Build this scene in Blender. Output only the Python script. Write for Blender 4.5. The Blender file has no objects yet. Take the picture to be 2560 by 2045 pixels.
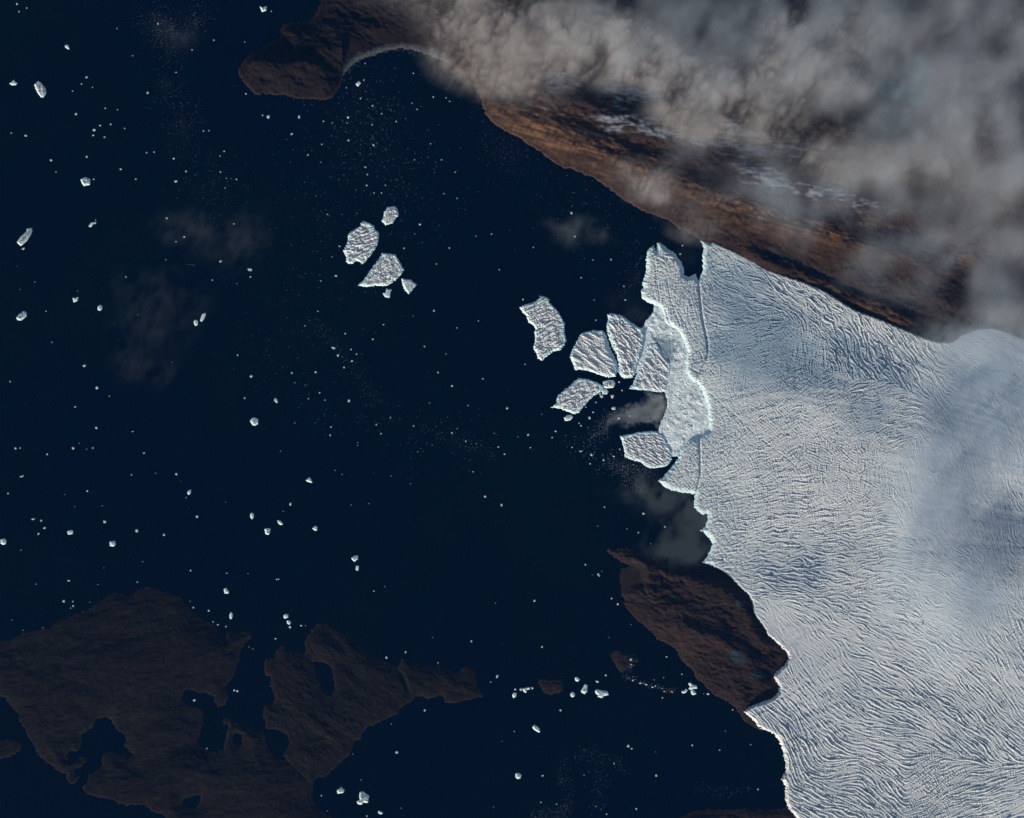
import bpy, math
import numpy as np
from mathutils import Vector

R = math.radians
sc = bpy.context.scene
col = sc.collection

# ---------------------------------------------------------------- camera, sky, sun, exposure
CAM_H = 80000.0                       # the photograph is a view from straight above, 10 m per photo pixel
cam_data = bpy.data.cameras.new('camera')
cam_data.sensor_width = 36.0
cam_data.lens = 36.0 * CAM_H / 25600.0
cam_data.clip_start = 50.0
cam_data.clip_end = 900000.0
cam = bpy.data.objects.new('camera', cam_data)
cam.location = (0, 0, CAM_H)
col.objects.link(cam)
sc.camera = cam

SUN_AZ, SUN_EL = 212.0, 17.5          # sun stands low in the south-south-west
world = bpy.data.worlds.new('World')
sc.world = world
world.use_nodes = True
wn = world.node_tree
bg = wn.nodes.get('Background') or wn.nodes.new('ShaderNodeBackground')
sky = wn.nodes.new('ShaderNodeTexSky')
sky.sky_type = 'NISHITA'
sky.sun_disc = False
sky.sun_elevation = R(SUN_EL)
sky.sun_rotation = R(SUN_AZ)
wn.links.new(sky.outputs[0], bg.inputs['Color'])
bg.inputs['Strength'].default_value = 0.085

sun_data = bpy.data.lights.new('sun', 'SUN')
sun_data.energy = 4.4
sun_data.angle = R(0.5)
sun_data.color = (1.0, 0.893, 0.765)
sun = bpy.data.objects.new('sun', sun_data)
to_sun = Vector((math.sin(R(SUN_AZ)) * math.cos(R(SUN_EL)), math.cos(R(SUN_AZ)) * math.cos(R(SUN_EL)), math.sin(R(SUN_EL))))
sun.rotation_euler = to_sun.to_track_quat('Z', 'Y').to_euler()
sun.location = to_sun * 30000
col.objects.link(sun)

sc.view_settings.view_transform = 'Standard'
sc.view_settings.look = 'None'
sc.view_settings.exposure = 0.0
sc.view_settings.gamma = 1.0
sc.view_settings.use_curve_mapping = False
cy = sc.cycles
cy.max_bounces = 8
cy.diffuse_bounces = 2
cy.glossy_bounces = 2
cy.volume_bounces = 6
cy.transparent_max_bounces = 128
cy.use_denoising = True

# ---------------------------------------------------------------- helpers
K = 2152.0 / 640.0
ROW = (0, 512, 1024, 1533)


def T(c, r, *pts):
    """points measured in an enlarged tile of the photograph -> photo pixels"""
    return [(640 * c + x / K, ROW[r] + y / K) for x, y in pts]


def W(px, py, z=0.0):
    s = (CAM_H - z) / CAM_H
    return (px - 1280.0) * 10.0 * s, (1022.5 - py) * 10.0 * s


def world_poly(pts, z=0.0):
    return np.array([W(x, y, z) for x, y in pts])


def smooth(a, b, x):
    t = np.clip((x - a) / (b - a), 0, 1)
    return t * t * (3 - 2 * t)


def ramp(d, w):
    """ice cliff profile: even steep face rounded off at the top edge"""
    t = np.clip((d + 22) / (w + 22), 0, 1)
    return np.where(t < 0.75, t * 1.18, 0.885 + 0.115 * np.sin((t - 0.75) / 0.25 * math.pi / 2))


class Grid:
    """a regular sheet of sample points over a box given in photo pixels"""
    def __init__(self, px0, py0, px1, py1, step):
        x0, y1 = W(px0, py0)
        x1, y0 = W(px1, py1)
        self.step = step
        self.x = np.arange(x0, x1 + step, step)
        self.y = np.arange(y0, y1 + step, step)
        self.X, self.Y = np.meshgrid(self.x, self.y)
        self.PX = self.X / 10.0 + 1280.0
        self.PY = 1022.5 - self.Y / 10.0
        self.ny, self.nx = self.X.shape

    def noise(self, lmin, lmax, beta=2.0, ang=0.0, stretch=1.0, seed=0):
        """spectral noise, wavelengths lmin..lmax metres, drawn out by `stretch` along `ang` degrees"""
        rng = np.random.default_rng(seed)
        pady, padx = int(self.ny * 1.12) + 8, int(self.nx * 1.12) + 8
        f = np.fft.rfft2(rng.standard_normal((pady, padx)))
        ky = np.fft.fftfreq(pady, self.step)[:, None]
        kx = np.fft.rfftfreq(padx, self.step)[None, :]
        a = R(ang)
        ku = (kx * math.cos(a) + ky * math.sin(a)) * stretch
        kv = -kx * math.sin(a) + ky * math.cos(a)
        k = np.sqrt(ku * ku + kv * kv) + 1e-12
        amp = k ** (-beta / 2.0) / (1 + (1.0 / (k * lmax)) ** 6) * np.exp(-(k * lmin) ** 4 * 0.5)
        amp[0, 0] = 0
        n = np.fft.irfft2(f * amp, s=(pady, padx))[:self.ny, :self.nx]
        return n / (n.std() + 1e-12)

    def cells(self, size, ang=0.0, stretch=1.0, seed=0, jitter=0.85, warp=0.0):
        """cracked-block pattern: returns distance to the nearest block centre and to the nearest joint, in block sizes"""
        a = R(ang)
        u = (self.X * math.cos(a) + self.Y * math.sin(a)) / (size * stretch)
        v = (-self.X * math.sin(a) + self.Y * math.cos(a)) / size
        if warp:
            u = u + warp * self.noise(size * 0.9, size * 5, 1.6, seed=seed + 50)
            v = v + warp * self.noise(size * 0.9, size * 5, 1.6, seed=seed + 51)
        u0, v0 = u.min() - 2, v.min() - 2
        u, v = u - u0, v - v0
        rng = np.random.default_rng(seed)
        n, m = int(u.max()) + 4, int(v.max()) + 4
        fx = 0.5 + jitter * (rng.random((m, n)) - 0.5); fy = 0.5 + jitter * (rng.random((m, n)) - 0.5)
        iu, iv = u.astype(int), v.astype(int)
        f1 = np.full(u.shape, 9.0); f2 = f1.copy()
        for dj in (-1, 0, 1):
            for di in (-1, 0, 1):
                x = iu + di; y = iv + dj
                d = np.hypot(x + fx[y, x] - u, y + fy[y, x] - v)
                f2 = np.minimum(f2, np.maximum(f1, d))
                f1 = np.minimum(f1, d)
        return f1, f2 - f1

    def sd(self, poly, reach=None):
        """signed distance to a polygon, positive inside"""
        X, Y = self.X.ravel().astype(np.float32), self.Y.ravel().astype(np.float32)
        poly = [(float(a_), float(b_)) for a_, b_ in poly]
        best = np.full(X.shape, 1e18, np.float32)
        ins = np.zeros(X.shape, bool)
        n = len(poly)
        for i in range(n):
            ax, ay = poly[i]
            bx, by = poly[(i + 1) % n]
            dx, dy = bx - ax, by - ay
            L2 = dx * dx + dy * dy + 1e-9
            t = np.clip(((X - ax) * dx + (Y - ay) * dy) / L2, 0, 1)
            ex, ey = X - (ax + t * dx), Y - (ay + t * dy)
            np.minimum(best, ex * ex + ey * ey, out=best)
            if ay != by:
                c = ((ay > Y) != (by > Y)) & (X < dx * (Y - ay) / (by - ay) + ax)
                ins ^= c
        d = np.sqrt(best)
        return np.where(ins, d, -d).reshape(self.X.shape).astype(float)

    def line(self, pts):
        """distance to a polyline"""
        X, Y = self.X.astype(np.float32), self.Y.astype(np.float32)
        best = np.full(X.shape, 1e18, np.float32)
        for (ax, ay), (bx, by) in zip(pts[:-1], pts[1:]):
            dx, dy = bx - ax, by - ay
            t = np.clip(((X - ax) * dx + (Y - ay) * dy) / (dx * dx + dy * dy + 1e-9), 0, 1)
            e = (X - ax - t * dx) ** 2 + (Y - ay - t * dy) ** 2
            np.minimum(best, e, out=best)
        return np.sqrt(best).astype(float)

    def blob(self, px, py, rx, ry=None, ang=0.0):
        ry = ry or rx
        a = R(ang)
        u = (self.PX - px) * math.cos(a) + (self.PY - py) * math.sin(a)
        v = -(self.PX - px) * math.sin(a) + (self.PY - py) * math.cos(a)
        return np.exp(-(u / rx) ** 2 - (v / ry) ** 2)


def sheet(name, g, Z, mat, keep, colour=None, shift=False, origin=None, smooth_shade=True, only=None):
    """one mesh from a height field; quads whose corners are all dropped are left out"""
    kq = keep[:-1, :-1] | keep[1:, :-1] | keep[:-1, 1:] | keep[1:, 1:]
    if only is not None:
        kq = kq & only
    used = np.zeros(keep.shape, bool)
    used[:-1, :-1] |= kq; used[1:, :-1] |= kq; used[:-1, 1:] |= kq; used[1:, 1:] |= kq
    idx = np.full(keep.shape, -1, np.int64)
    idx[used] = np.arange(used.sum())
    ox, oy, oz = origin or (0, 0, 0)
    s = (CAM_H - Z) / CAM_H if shift else 1.0
    co = np.stack([(g.X * s)[used] - ox, (g.Y * s)[used] - oy, Z[used] - oz], 1)
    j, i = np.nonzero(kq)
    quads = np.stack([idx[j, i], idx[j, i + 1], idx[j + 1, i + 1], idx[j + 1, i]], 1)
    return mesh_obj(name, co, quads, mat, None if colour is None else colour[used], smooth_shade, origin)


def mesh_obj(name, co, quads, mat, colour=None, smooth_shade=True, origin=None):
    me = bpy.data.meshes.new(name)
    nv, nf = len(co), len(quads)
    me.vertices.add(nv)
    me.vertices.foreach_set('co', np.ascontiguousarray(co, dtype=np.float32).ravel())
    me.loops.add(nf * quads.shape[1])
    me.loops.foreach_set('vertex_index', np.ascontiguousarray(quads, dtype=np.int32).ravel())
    me.polygons.add(nf)
    me.polygons.foreach_set('loop_start', np.arange(0, nf * quads.shape[1], quads.shape[1], dtype=np.int32))
    me.update(calc_edges=True)
    if smooth_shade:
        me.polygons.foreach_set('use_smooth', np.ones(nf, bool))
    if colour is not None:
        at = me.attributes.new('ground_colour', 'FLOAT_COLOR', 'POINT')
        c4 = np.ones((nv, 4), np.float32)
        c4[:, :3] = colour
        at.data.foreach_set('color', c4.ravel())
    me.materials.append(mat)
    ob = bpy.data.objects.new(name, me)
    if origin:
        ob.location = origin
    col.objects.link(ob)
    return ob


def tag(o, label=None, cat=None, group=None, kind=None):
    if label: o['label'] = label
    if cat: o['category'] = cat
    if group: o['group'] = group
    if kind: o['kind'] = kind
    return o


# ---------------------------------------------------------------- materials
def surf(name, colour=None, rough=0.8, noise=(120.0, 0.25), attr=False, spec=0.3, bump=None):
    m = bpy.data.materials.new(name)
    m.use_nodes = True
    nt = m.node_tree
    b = nt.nodes['Principled BSDF']
    b.inputs['Roughness'].default_value = rough
    b.inputs['Specular IOR Level'].default_value = spec
    geo = nt.nodes.new('ShaderNodeNewGeometry')
    n = nt.nodes.new('ShaderNodeTexNoise')
    n.inputs['Scale'].default_value = 1.0 / noise[0]
    n.inputs['Detail'].default_value = 5
    nt.links.new(geo.outputs['Position'], n.inputs['Vector'])
    mr = nt.nodes.new('ShaderNodeMapRange')
    mr.inputs['From Min'].default_value = 0.3
    mr.inputs['From Max'].default_value = 0.7
    mr.inputs['To Min'].default_value = 1 - noise[1]
    mr.inputs['To Max'].default_value = 1 + noise[1]
    nt.links.new(n.outputs['Fac'], mr.inputs['Value'])
    mul = nt.nodes.new('ShaderNodeMix')
    mul.data_type = 'RGBA'
    mul.blend_type = 'MULTIPLY'
    mul.inputs['Factor'].default_value = 1.0
    if attr:
        a = nt.nodes.new('ShaderNodeAttribute')
        a.attribute_name = 'ground_colour'
        nt.links.new(a.outputs['Color'], mul.inputs[6])
    else:
        mul.inputs[6].default_value = (*colour, 1)
    nt.links.new(mr.outputs['Result'], mul.inputs[7])
    nt.links.new(mul.outputs[2], b.inputs['Base Color'])
    if bump:
        n2 = nt.nodes.new('ShaderNodeTexNoise')
        n2.inputs['Scale'].default_value = 1.0 / bump[0]
        n2.inputs['Detail'].default_value = 4
        nt.links.new(geo.outputs['Position'], n2.inputs['Vector'])
        bp = nt.nodes.new('ShaderNodeBump')
        bp.inputs['Strength'].default_value = 1.0
        bp.inputs['Distance'].default_value = bump[1]
        nt.links.new(n2.outputs['Fac'], bp.inputs['Height'])
        nt.links.new(bp.outputs['Normal'], b.inputs['Normal'])
    return m


def vapour(name, density, colour=(0.97, 0.97, 0.97), aniso=0.2):
    m = bpy.data.materials.new(name)
    m.use_nodes = True
    nt = m.node_tree
    nt.nodes.remove(nt.nodes['Principled BSDF'])
    v = nt.nodes.new('ShaderNodeVolumePrincipled')
    v.inputs['Color'].default_value = (*colour, 1)
    v.inputs['Density'].default_value = density
    v.inputs['Anisotropy'].default_value = aniso
    nt.links.new(v.outputs[0], nt.nodes['Material Output'].inputs['Volume'])
    return m


M_LAND = surf('bare_rock', attr=True, rough=0.9, noise=(180.0, 0.22), spec=0.1)
M_ICE = surf('glacier_ice', attr=True, rough=0.75, noise=(90.0, 0.06), spec=0.2)
M_BERG = surf('berg_ice', attr=True, rough=0.7, noise=(60.0, 0.06), spec=0.2)
M_FRAG = surf('fragment_ice', colour=(0.58, 0.66, 0.70), rough=0.6, noise=(25.0, 0.12))
M_BRASH = surf('brash_ice', colour=(0.55, 0.62, 0.68), rough=0.7, noise=(400.0, 0.3))
M_MELANGE = surf('melange_ice', attr=True, rough=0.8, noise=(50.0, 0.12), spec=0.2)
M_CLOUD = vapour('cloud_vapour', 0.00092, (0.94, 0.905, 0.88))
M_VEIL = vapour('high_veil', 0.0009, (0.82, 0.90, 0.97))
M_SMOKE = vapour('sea_smoke', 0.0011, (0.78, 0.90, 0.93))
M_MIST = vapour('thin_mist', 0.0012, (0.80, 0.88, 0.95))

# ---------------------------------------------------------------- sea
M_SEA = bpy.data.materials.new('sea_water')
M_SEA.use_nodes = True
nt = M_SEA.node_tree
b = nt.nodes['Principled BSDF']
geo = nt.nodes.new('ShaderNodeNewGeometry')
nz = nt.nodes.new('ShaderNodeTexNoise')
nz.inputs['Scale'].default_value = 1 / 6000.0
nz.inputs['Detail'].default_value = 6
nt.links.new(geo.outputs['Position'], nz.inputs['Vector'])
rp = nt.nodes.new('ShaderNodeValToRGB')
rp.color_ramp.elements[0].position = 0.35
rp.color_ramp.elements[0].color = (0.0003, 0.0022, 0.0105, 1)
rp.color_ramp.elements[1].position = 0.65
rp.color_ramp.elements[1].color = (0.0004, 0.0046, 0.0066, 1)
nt.links.new(nz.outputs['Fac'], rp.inputs['Fac'])
nt.links.new(rp.outputs['Color'], b.inputs['Base Color'])
b.inputs['Roughness'].default_value = 0.15
b.inputs['IOR'].default_value = 1.33
b.inputs['Specular IOR Level'].default_value = 0.3

xs = np.linspace(-420000, 420000, 43)
gx, gy = np.meshgrid(xs, xs)
co = np.stack([gx.ravel(), gy.ravel(), np.zeros(gx.size)], 1)
n = len(xs)
jj, ii = np.meshgrid(np.arange(n - 1), np.arange(n - 1), indexing='ij')
q = np.stack([jj * n + ii, jj * n + ii + 1, (jj + 1) * n + ii + 1, (jj + 1) * n + ii], 2).reshape(-1, 4)
tag(mesh_obj('sea', co, q, M_SEA, smooth_shade=False), 'dark navy sea water filling the fjord', kind='structure')

# ---------------------------------------------------------------- outlines read from the photograph (photo pixels)
north_margin = (T(2, 1, (1575, 295), (1700, 315), (1860, 385), (2030, 470), (2152, 545)) +
                T(3, 1, (130, 590), (300, 650), (400, 690), (500, 740), (620, 820), (740, 890), (900, 945), (1100, 1030),
                  (1250, 1095), (1420, 1150), (1540, 1150), (1620, 1085), (1750, 1040), (1880, 1030), (1980, 1060), (2152, 1130)))
south_margin = (T(3, 3, (250, 1722), (180, 1640), (160, 1600), (150, 1560), (150, 1450), (120, 1390), (150, 1340), (155, 1260),
                  (130, 1150), (95, 1060), (50, 1010), (0, 985)) + T(2, 3, (2070, 950), (2040, 900), (1990, 860), (1950, 825), (1990, 790), (2060, 765)))
inner_margin = (T(3, 3, (0, 735), (45, 715), (95, 660), (100, 620), (70, 570), (45, 530), (80, 490), (150, 430), (175, 375), (160, 330),
                  (110, 280), (50, 225), (0, 190)) + T(2, 3, (2110, 110), (2060, 50)) +
                T(2, 2, (2025, 1700), (2020, 1620), (1990, 1560), (1920, 1500), (1860, 1430), (1790, 1370), (1700, 1320), (1640, 1310), (1590, 1290)))
calving_front = (T(2, 2, (1640, 1230), (1665, 1180), (1680, 1120), (1650, 1080), (1600, 1030), (1570, 1020), (1620, 985), (1640, 920),
                   (1640, 880), (1600, 890), (1560, 860), (1530, 830), (1525, 780), (1530, 715), (1420, 700), (1330, 680), (1260, 640),
                   (1225, 600), (1270, 560), (1330, 490), (1380, 430), (1400, 380), (1420, 330), (1480, 250), (1560, 225), (1600, 200),
                   (1650, 170), (1650, 100), (1640, 0)) +
                 T(2, 1, (1610, 1600), (1560, 1510), (1500, 1480), (1460, 1420), (1450, 1330), (1470, 1240), (1440, 1150), (1400, 1070),
                   (1340, 1030), (1280, 990), (1270, 920), (1240, 870), (1190, 845), (1130, 820), (1090, 790), (1080, 720), (1100, 700),
                   (1090, 650), (1115, 600), (1125, 540), (1120, 450), (1135, 390), (1170, 345), (1195, 335), (1212, 385), (1217, 310),
                   (1250, 315), (1290, 345), (1320, 375), (1380, 405), (1390, 440), (1430, 480), (1445, 520), (1450, 590), (1490, 600),
                   (1550, 575), (1566, 620), (1590, 580), (1600, 540), (1595, 430), (1605, 370), (1590, 320)))
GLACIER = north_margin + [(2660, 860), (2660, 2150), (2010, 2150)] + south_margin + inner_margin + calving_front
RIFTS = [(T(2, 1, (1566, 610), (1570, 700), (1580, 800), (1595, 930), (1612, 1030), (1637, 1120), (1646, 1230), (1630, 1320), (1590, 1400), (1550, 1485)), 26, 45),
         (T(2, 2, (1625, 185), (1575, 225), (1575, 330), (1581, 430), (1582, 560), (1545, 700)), 26, 40),
         (T(2, 1, (1550, 1485), (1640, 1570), (1740, 1650), (1810, 1722)) + T(2, 2, (1900, 70), (2000, 170), (2080, 240), (2152, 290)) + [(1990, 1165), (2010, 1215)], 7, 8),
         (T(2, 1, (1290, 880), (1310, 960), (1335, 1010)), 14, 25), (T(2, 1, (1190, 420), (1215, 620), (1245, 830), (1280, 980)), 8, 14),
         (T(2, 1, (1300, 620), (1330, 800), (1400, 980), (1425, 1060)), 9, 16), (T(2, 1, (1480, 1280), (1570, 1220), (1600, 1290), (1640, 1300)), 9, 14),
         (T(2, 1, (1400, 900), (1450, 1000), (1500, 1100)), 8, 13), (T(2, 1, (1470, 1350), (1540, 1400), (1590, 1420)), 9, 14),
         (T(3, 1, (560, 1110), (600, 1190), (650, 1260)), 14, 18), (T(3, 1, (640, 1090), (670, 1230), (670, 1310), (705, 1370), (708, 1460)), 12, 18),
         (T(3, 1, (920, 1150), (950, 1250), (990, 1340)), 13, 18), (T(3, 1, (830, 1090), (850, 1230), (890, 1400)), 11, 16),
         (T(3, 1, (990, 1180), (1030, 1290), (1110, 1400)), 11, 16), (T(3, 1, (760, 1180), (770, 1290), (760, 1380)), 11, 16)]

coast_north = (T(0, 0, (2010, 630), (2040, 690), (2100, 740), (2130, 790)) +
               T(1, 0, (0, 800), (70, 785), (140, 795), (250, 800), (320, 820), (420, 830), (500, 832), (580, 842), (620, 830), (660, 795),
                 (690, 750), (720, 690), (735, 630), (800, 560), (860, 510), (1000, 460), (1100, 425), (1230, 410), (1350, 430), (1480, 475),
                 (1600, 520), (1700, 600), (1800, 690), (1860, 770), (1890, 820), (1900, 880), (1930, 960), (1990, 1030), (2060, 1080), (2152, 1130)) +
               T(2, 0, (80, 1165), (110, 1205), (170, 1235), (220, 1260), (290, 1320), (350, 1360), (390, 1390), (430, 1415), (490, 1415),
                 (550, 1440), (600, 1465), (670, 1485)) + [(1510, 462), (1550, 492)] +
               T(2, 1, (1090, 45), (1150, 70), (1250, 105), (1310, 125), (1350, 155), (1390, 190), (1480, 225), (1575, 290)))
MAINLAND = (coast_north + [(x - 1, y + 16) for x, y in north_margin[1:]] + [(2660, 880), (2660, -120), (805, -120)] +
            T(1, 0, (550, 0), (520, 90), (480, 150), (450, 180), (330, 185), (240, 205), (205, 260), (200, 320), (100, 370), (0, 420)) +
            T(0, 0, (2110, 450), (2060, 500), (2030, 545), (2005, 600)))
PENINSULA = (T(2, 2, (795, 1180), (820, 1165), (890, 1175), (930, 1160), (1000, 1180), (1080, 1205), (1150, 1240), (1250, 1285), (1330, 1320), (1420, 1340), (1520, 1310)) +
             [(x + 9, y - 6) for x, y in reversed(inner_margin)] + [(x + 8, y) for x, y in reversed(south_margin[-8:])] +
             T(2, 3, (2152, 992), (2070, 975), (2010, 945), (1950, 900), (1910, 840), (1870, 790), (1820, 745), (1720, 700), (1650, 640),
               (1610, 585), (1560, 565), (1540, 530), (1510, 470), (1470, 440), (1420, 390), (1395, 340), (1370, 290), (1300, 255), (1220, 215),
               (1170, 150), (1100, 90), (1030, 40), (1000, 0)) +
             T(2, 2, (970, 1670), (935, 1630), (950, 1600), (930, 1570), (920, 1540), (915, 1480), (905, 1400), (915, 1340), (1000, 1310), (930, 1290), (890, 1255), (820, 1210)))
ISLAND_W = ([(-70, 1600), (-10, 1598)] + T(0, 3, (0, 240), (90, 225), (190, 170), (300, 150), (420, 120), (490, 60), (560, 50)) +
            T(0, 2, (620, 1722), (700, 1695), (770, 1670), (800, 1640), (860, 1600), (930, 1555), (980, 1540), (1060, 1570), (1120, 1555), (1170, 1510),
              (1240, 1495), (1310, 1510), (1400, 1540), (1500, 1570), (1570, 1640)) +
            T(0, 3, (1630, 0), (1700, 60), (1780, 95), (1830, 140), (1850, 190), (1890, 205), (1920, 155), (1980, 170), (2050, 160), (2110, 160), (2130, 195),
              (2090, 220), (2060, 250), (2030, 300), (2010, 340), (2015, 390), (1990, 440), (1960, 530), (1920, 580), (1885, 620), (1905, 660), (1915, 710),
              (1890, 775), (1830, 780), (1805, 740), (1790, 690), (1740, 665), (1680, 670), (1620, 645), (1560, 640), (1530, 680), (1530, 740), (1580, 775),
              (1650, 790), (1700, 820), (1710, 860), (1700, 940), (1680, 1010), (1660, 1080), (1680, 1130), (1740, 1150), (1800, 1175), (1880, 1150),
              (1890, 1090), (1900, 1030), (1920, 960), (1915, 930), (1880, 940), (1880, 880), (1920, 890), (1980, 920), (2040, 960), (2100, 975)) +
            T(1, 3, (0, 990), (60, 1000), (90, 1100), (100, 1150), (170, 1215), (225, 1235), (290, 1255), (370, 1330), (440, 1400), (475, 1440), (474, 1540),
              (490, 1600), (560, 1680), (680, 1722)) + [(870, 2120), (420, 2120)] +
            T(0, 3, (1400, 1722), (1360, 1685), (1275, 1670), (1255, 1640), (1220, 1610), (1080, 1615), (1000, 1600), (920, 1560), (850, 1555), (760, 1530),
              (705, 1495), (700, 1450), (735, 1420), (745, 1360), (800, 1335), (860, 1280), (850, 1225), (890, 1165), (950, 1170), (1000, 1190), (1080, 1215),
              (1110, 1190), (1080, 1150), (1040, 1110), (1065, 1060), (1050, 1020), (1000, 990), (960, 945), (930, 895), (900, 880), (830, 880), (800, 890),
              (790, 945), (740, 985), (680, 1020), (690, 1100), (650, 1165), (590, 1155), (560, 1190), (560, 1225), (650, 1230), (700, 1205), (730, 1240),
              (680, 1290), (610, 1325), (620, 1350), (665, 1370), (650, 1420), (600, 1440), (565, 1400), (560, 1355), (480, 1325), (450, 1290), (380, 1245),
              (330, 1200), (290, 1110), (235, 1040), (210, 965), (165, 910), (165, 850), (120, 810), (80, 760), (50, 715), (0, 695)) + [(-10, 1738), (-70, 1730)])
ISLAND_E = T(1, 3, (85, 380), (165, 375), (165, 345), (185, 300), (215, 280), (300, 325), (400, 350), (425, 330), (410, 240), (440, 180), (490, 120), (530, 88),
             (590, 90), (640, 130), (700, 150), (780, 200), (850, 260), (900, 320), (980, 370), (1050, 400), (1150, 430), (1190, 470), (1212, 440), (1215, 400),
             (1230, 380), (1280, 385), (1340, 420), (1440, 440), (1550, 440), (1620, 470), (1700, 500), (1760, 450), (1800, 440), (1840, 480), (1850, 540),
             (1870, 620), (1910, 695), (1860, 715), (1790, 725), (1700, 750), (1640, 760), (1590, 745), (1575, 705), (1540, 688), (1490, 705), (1460, 725),
             (1390, 695), (1340, 700), (1310, 740), (1250, 770), (1210, 800), (1190, 845), (1100, 880), (1060, 905), (1000, 935), (940, 950), (900, 1000),
             (880, 1055), (840, 1075), (810, 1120), (790, 1185), (740, 1230), (680, 1275), (620, 1340), (575, 1380), (520, 1375), (490, 1400), (470, 1445),
             (430, 1405), (350, 1330), (280, 1260), (230, 1190), (260, 1150), (280, 1090), (265, 1030), (220, 1000), (180, 975), (100, 975), (80, 960), (80, 910),
             (55, 870), (65, 800), (90, 770), (150, 755), (155, 700), (130, 620), (85, 620), (120, 590), (125, 530), (70, 510), (65, 460))
LAKES_W = [T(0, 3, (1540, 1560), (1600, 1540), (1690, 1520), (1680, 1590), (1650, 1640), (1590, 1640), (1530, 1610)),
           T(0, 3, (1960, 1020), (2000, 1005), (2035, 1020), (2035, 1110), (2000, 1130), (1955, 1090))]
LAKES_E = [T(1, 3, (480, 410), (550, 405), (610, 430), (645, 470), (655, 560), (665, 640), (640, 690), (600, 700), (550, 650), (520, 580), (500, 500))]
ISLETS = [(T(2, 3, (215, 570), (250, 560), (330, 570), (400, 560), (425, 600), (425, 650), (390, 675), (320, 680), (270, 670), (240, 620)),
           'brown squarish islet with straight sides between clusters of white bergs'),
          (T(2, 3, (825, 345), (860, 320), (910, 318), (940, 350), (1000, 380), (1000, 440), (960, 480), (920, 500), (885, 460), (850, 400)),
           'brown wedge shaped islet tapering south with striped rock'),
          (T(2, 3, (1020, 372), (1060, 380), (1065, 410), (1035, 412), (1015, 395)), 'tiny brown islet just off the wedge shaped islet'),
          (T(2, 3, (1290, 650), (1350, 615), (1388, 625), (1370, 655), (1320, 664)), 'tiny low brown islet at the end of a chain of ice bits'),
          ([(-60, 1850), (-5, 1852)] + T(0, 3, (60, 1070), (130, 1080), (175, 1110), (160, 1160), (100, 1200), (40, 1215)) + [(-60, 1900)],
           'dark rounded islet off the west shore of the big island')]
SOUTHLAND = T(2, 3, (1380, 1735), (1500, 1672), (1650, 1643), (1800, 1652), (1950, 1640), (2100, 1650)) + T(3, 3, (40, 1655), (160, 1630), (200, 1655), (280, 1722)) + [(2020, 2130), (1640, 2130)]

MELANGE = (T(2, 1, (1190, 850), (1260, 860), (1300, 980), (1420, 1070), (1470, 1150), (1490, 1240), (1470, 1330), (1480, 1420), (1520, 1470), (1580, 1510), (1630, 1600)) +
           T(2, 2, (1665, 0), (1670, 180), (1600, 220), (1560, 240), (1490, 265), (1430, 340), (1400, 395), (1350, 395), (1335, 390), (1310, 330), (1250, 240), (1230, 180), (1245, 110)) +
           T(2, 1, (1285, 1760), (1310, 1680), (1290, 1600), (1270, 1540), (1280, 1450), (1250, 1300), (1120, 1300), (1080, 1380), (1030, 1420), (1050, 1340), (1080, 1200),
             (1080, 1100), (1080, 1040), (1110, 1020), (1120, 970), (1150, 950), (1160, 930), (1188, 900)))
STRIP = T(2, 1, (760, 1062), (795, 1100), (820, 1190), (860, 1270), (890, 1350), (898, 1405), (870, 1400), (850, 1330), (800, 1240), (770, 1140))
GREASE = T(2, 1, (1135, 1570), (1290, 1595), (1310, 1722)) + T(2, 2, (1290, 60), (1240, 120), (1230, 170), (1190, 110), (1050, 130), (960, 150), (900, 110), (840, 120), (800, 170), (780, 140), (800, 60), (840, 20), (900, 0)) + T(2, 1, (960, 1690), (1080, 1650), (1130, 1610))


# ---------------------------------------------------------------- land
def land(name, poly, box, step, label, peak, rise, rock, seed, grain=-12.0, rough=1.0, lakes=(), ridges=(), extra=None, lit_shore=0.25, relief=11.0):
    g = Grid(*box, step)
    P = world_poly(poly)
    d = g.sd(P) + 14 * g.noise(50, 400, 1.2, seed=seed)
    for lk in lakes:
        d = np.minimum(d, -g.sd(world_poly(lk)) + 10 * g.noise(50, 300, 1.2, seed=seed + 9))
    grain_n = g.noise(55, 600, 2.2, grain, 2.8, seed + 1)
    crest = 1 - np.abs(g.noise(140, 1100, 2.0, grain, 1.5, seed + 6)) * 1.2 + 0.45 * (1 - np.abs(g.noise(70, 420, 1.6, grain + 25, 1.4, seed + 7)) * 1.2)
    fold = g.noise(300, 2500, 2.6, grain, 2.2, seed + 2)
    fine = g.noise(50, 220, 1.4, grain, 2.0, seed + 3)
    h = peak * (1 - np.exp(-np.maximum(d, 0) / rise))
    damp = smooth(0, 260, d)
    for line, hh, w in ridges:
        h = h + hh * np.exp(-(g.line([W(*p) for p in line]) / w) ** 2) * damp
    h = h + damp * rough * (5.0 * grain_n + 20 * fold + 2.4 * fine + relief * crest)
    h = np.where(d > 0, np.maximum(h, 1.5 + 0.02 * np.minimum(d, 200)), d * 0.5)
    tone = 1 + 0.16 * np.clip(g.noise(60, 700, 1.6, grain, 3.0, seed + 4), -2, 2) + 0.12 * np.clip(g.noise(300, 4000, 2.4, grain, 2.0, seed + 5), -2, 2)
    c = np.array(rock)[None, None, :] * tone[..., None]
    shore = np.exp(-(np.maximum(d, 0) / 26.0) ** 2)[..., None]
    c = c * (1 - lit_shore * shore) + np.array((0.085, 0.062, 0.052)) * lit_shore * shore  # reddish shore band; sunlit coast cliffs are put into the colour
    if extra is not None:
        h, c = extra(g, d, h, c)
    o = sheet(name, g, h, M_LAND, d > -40, c)
    return tag(o, label, kind='structure')


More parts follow.
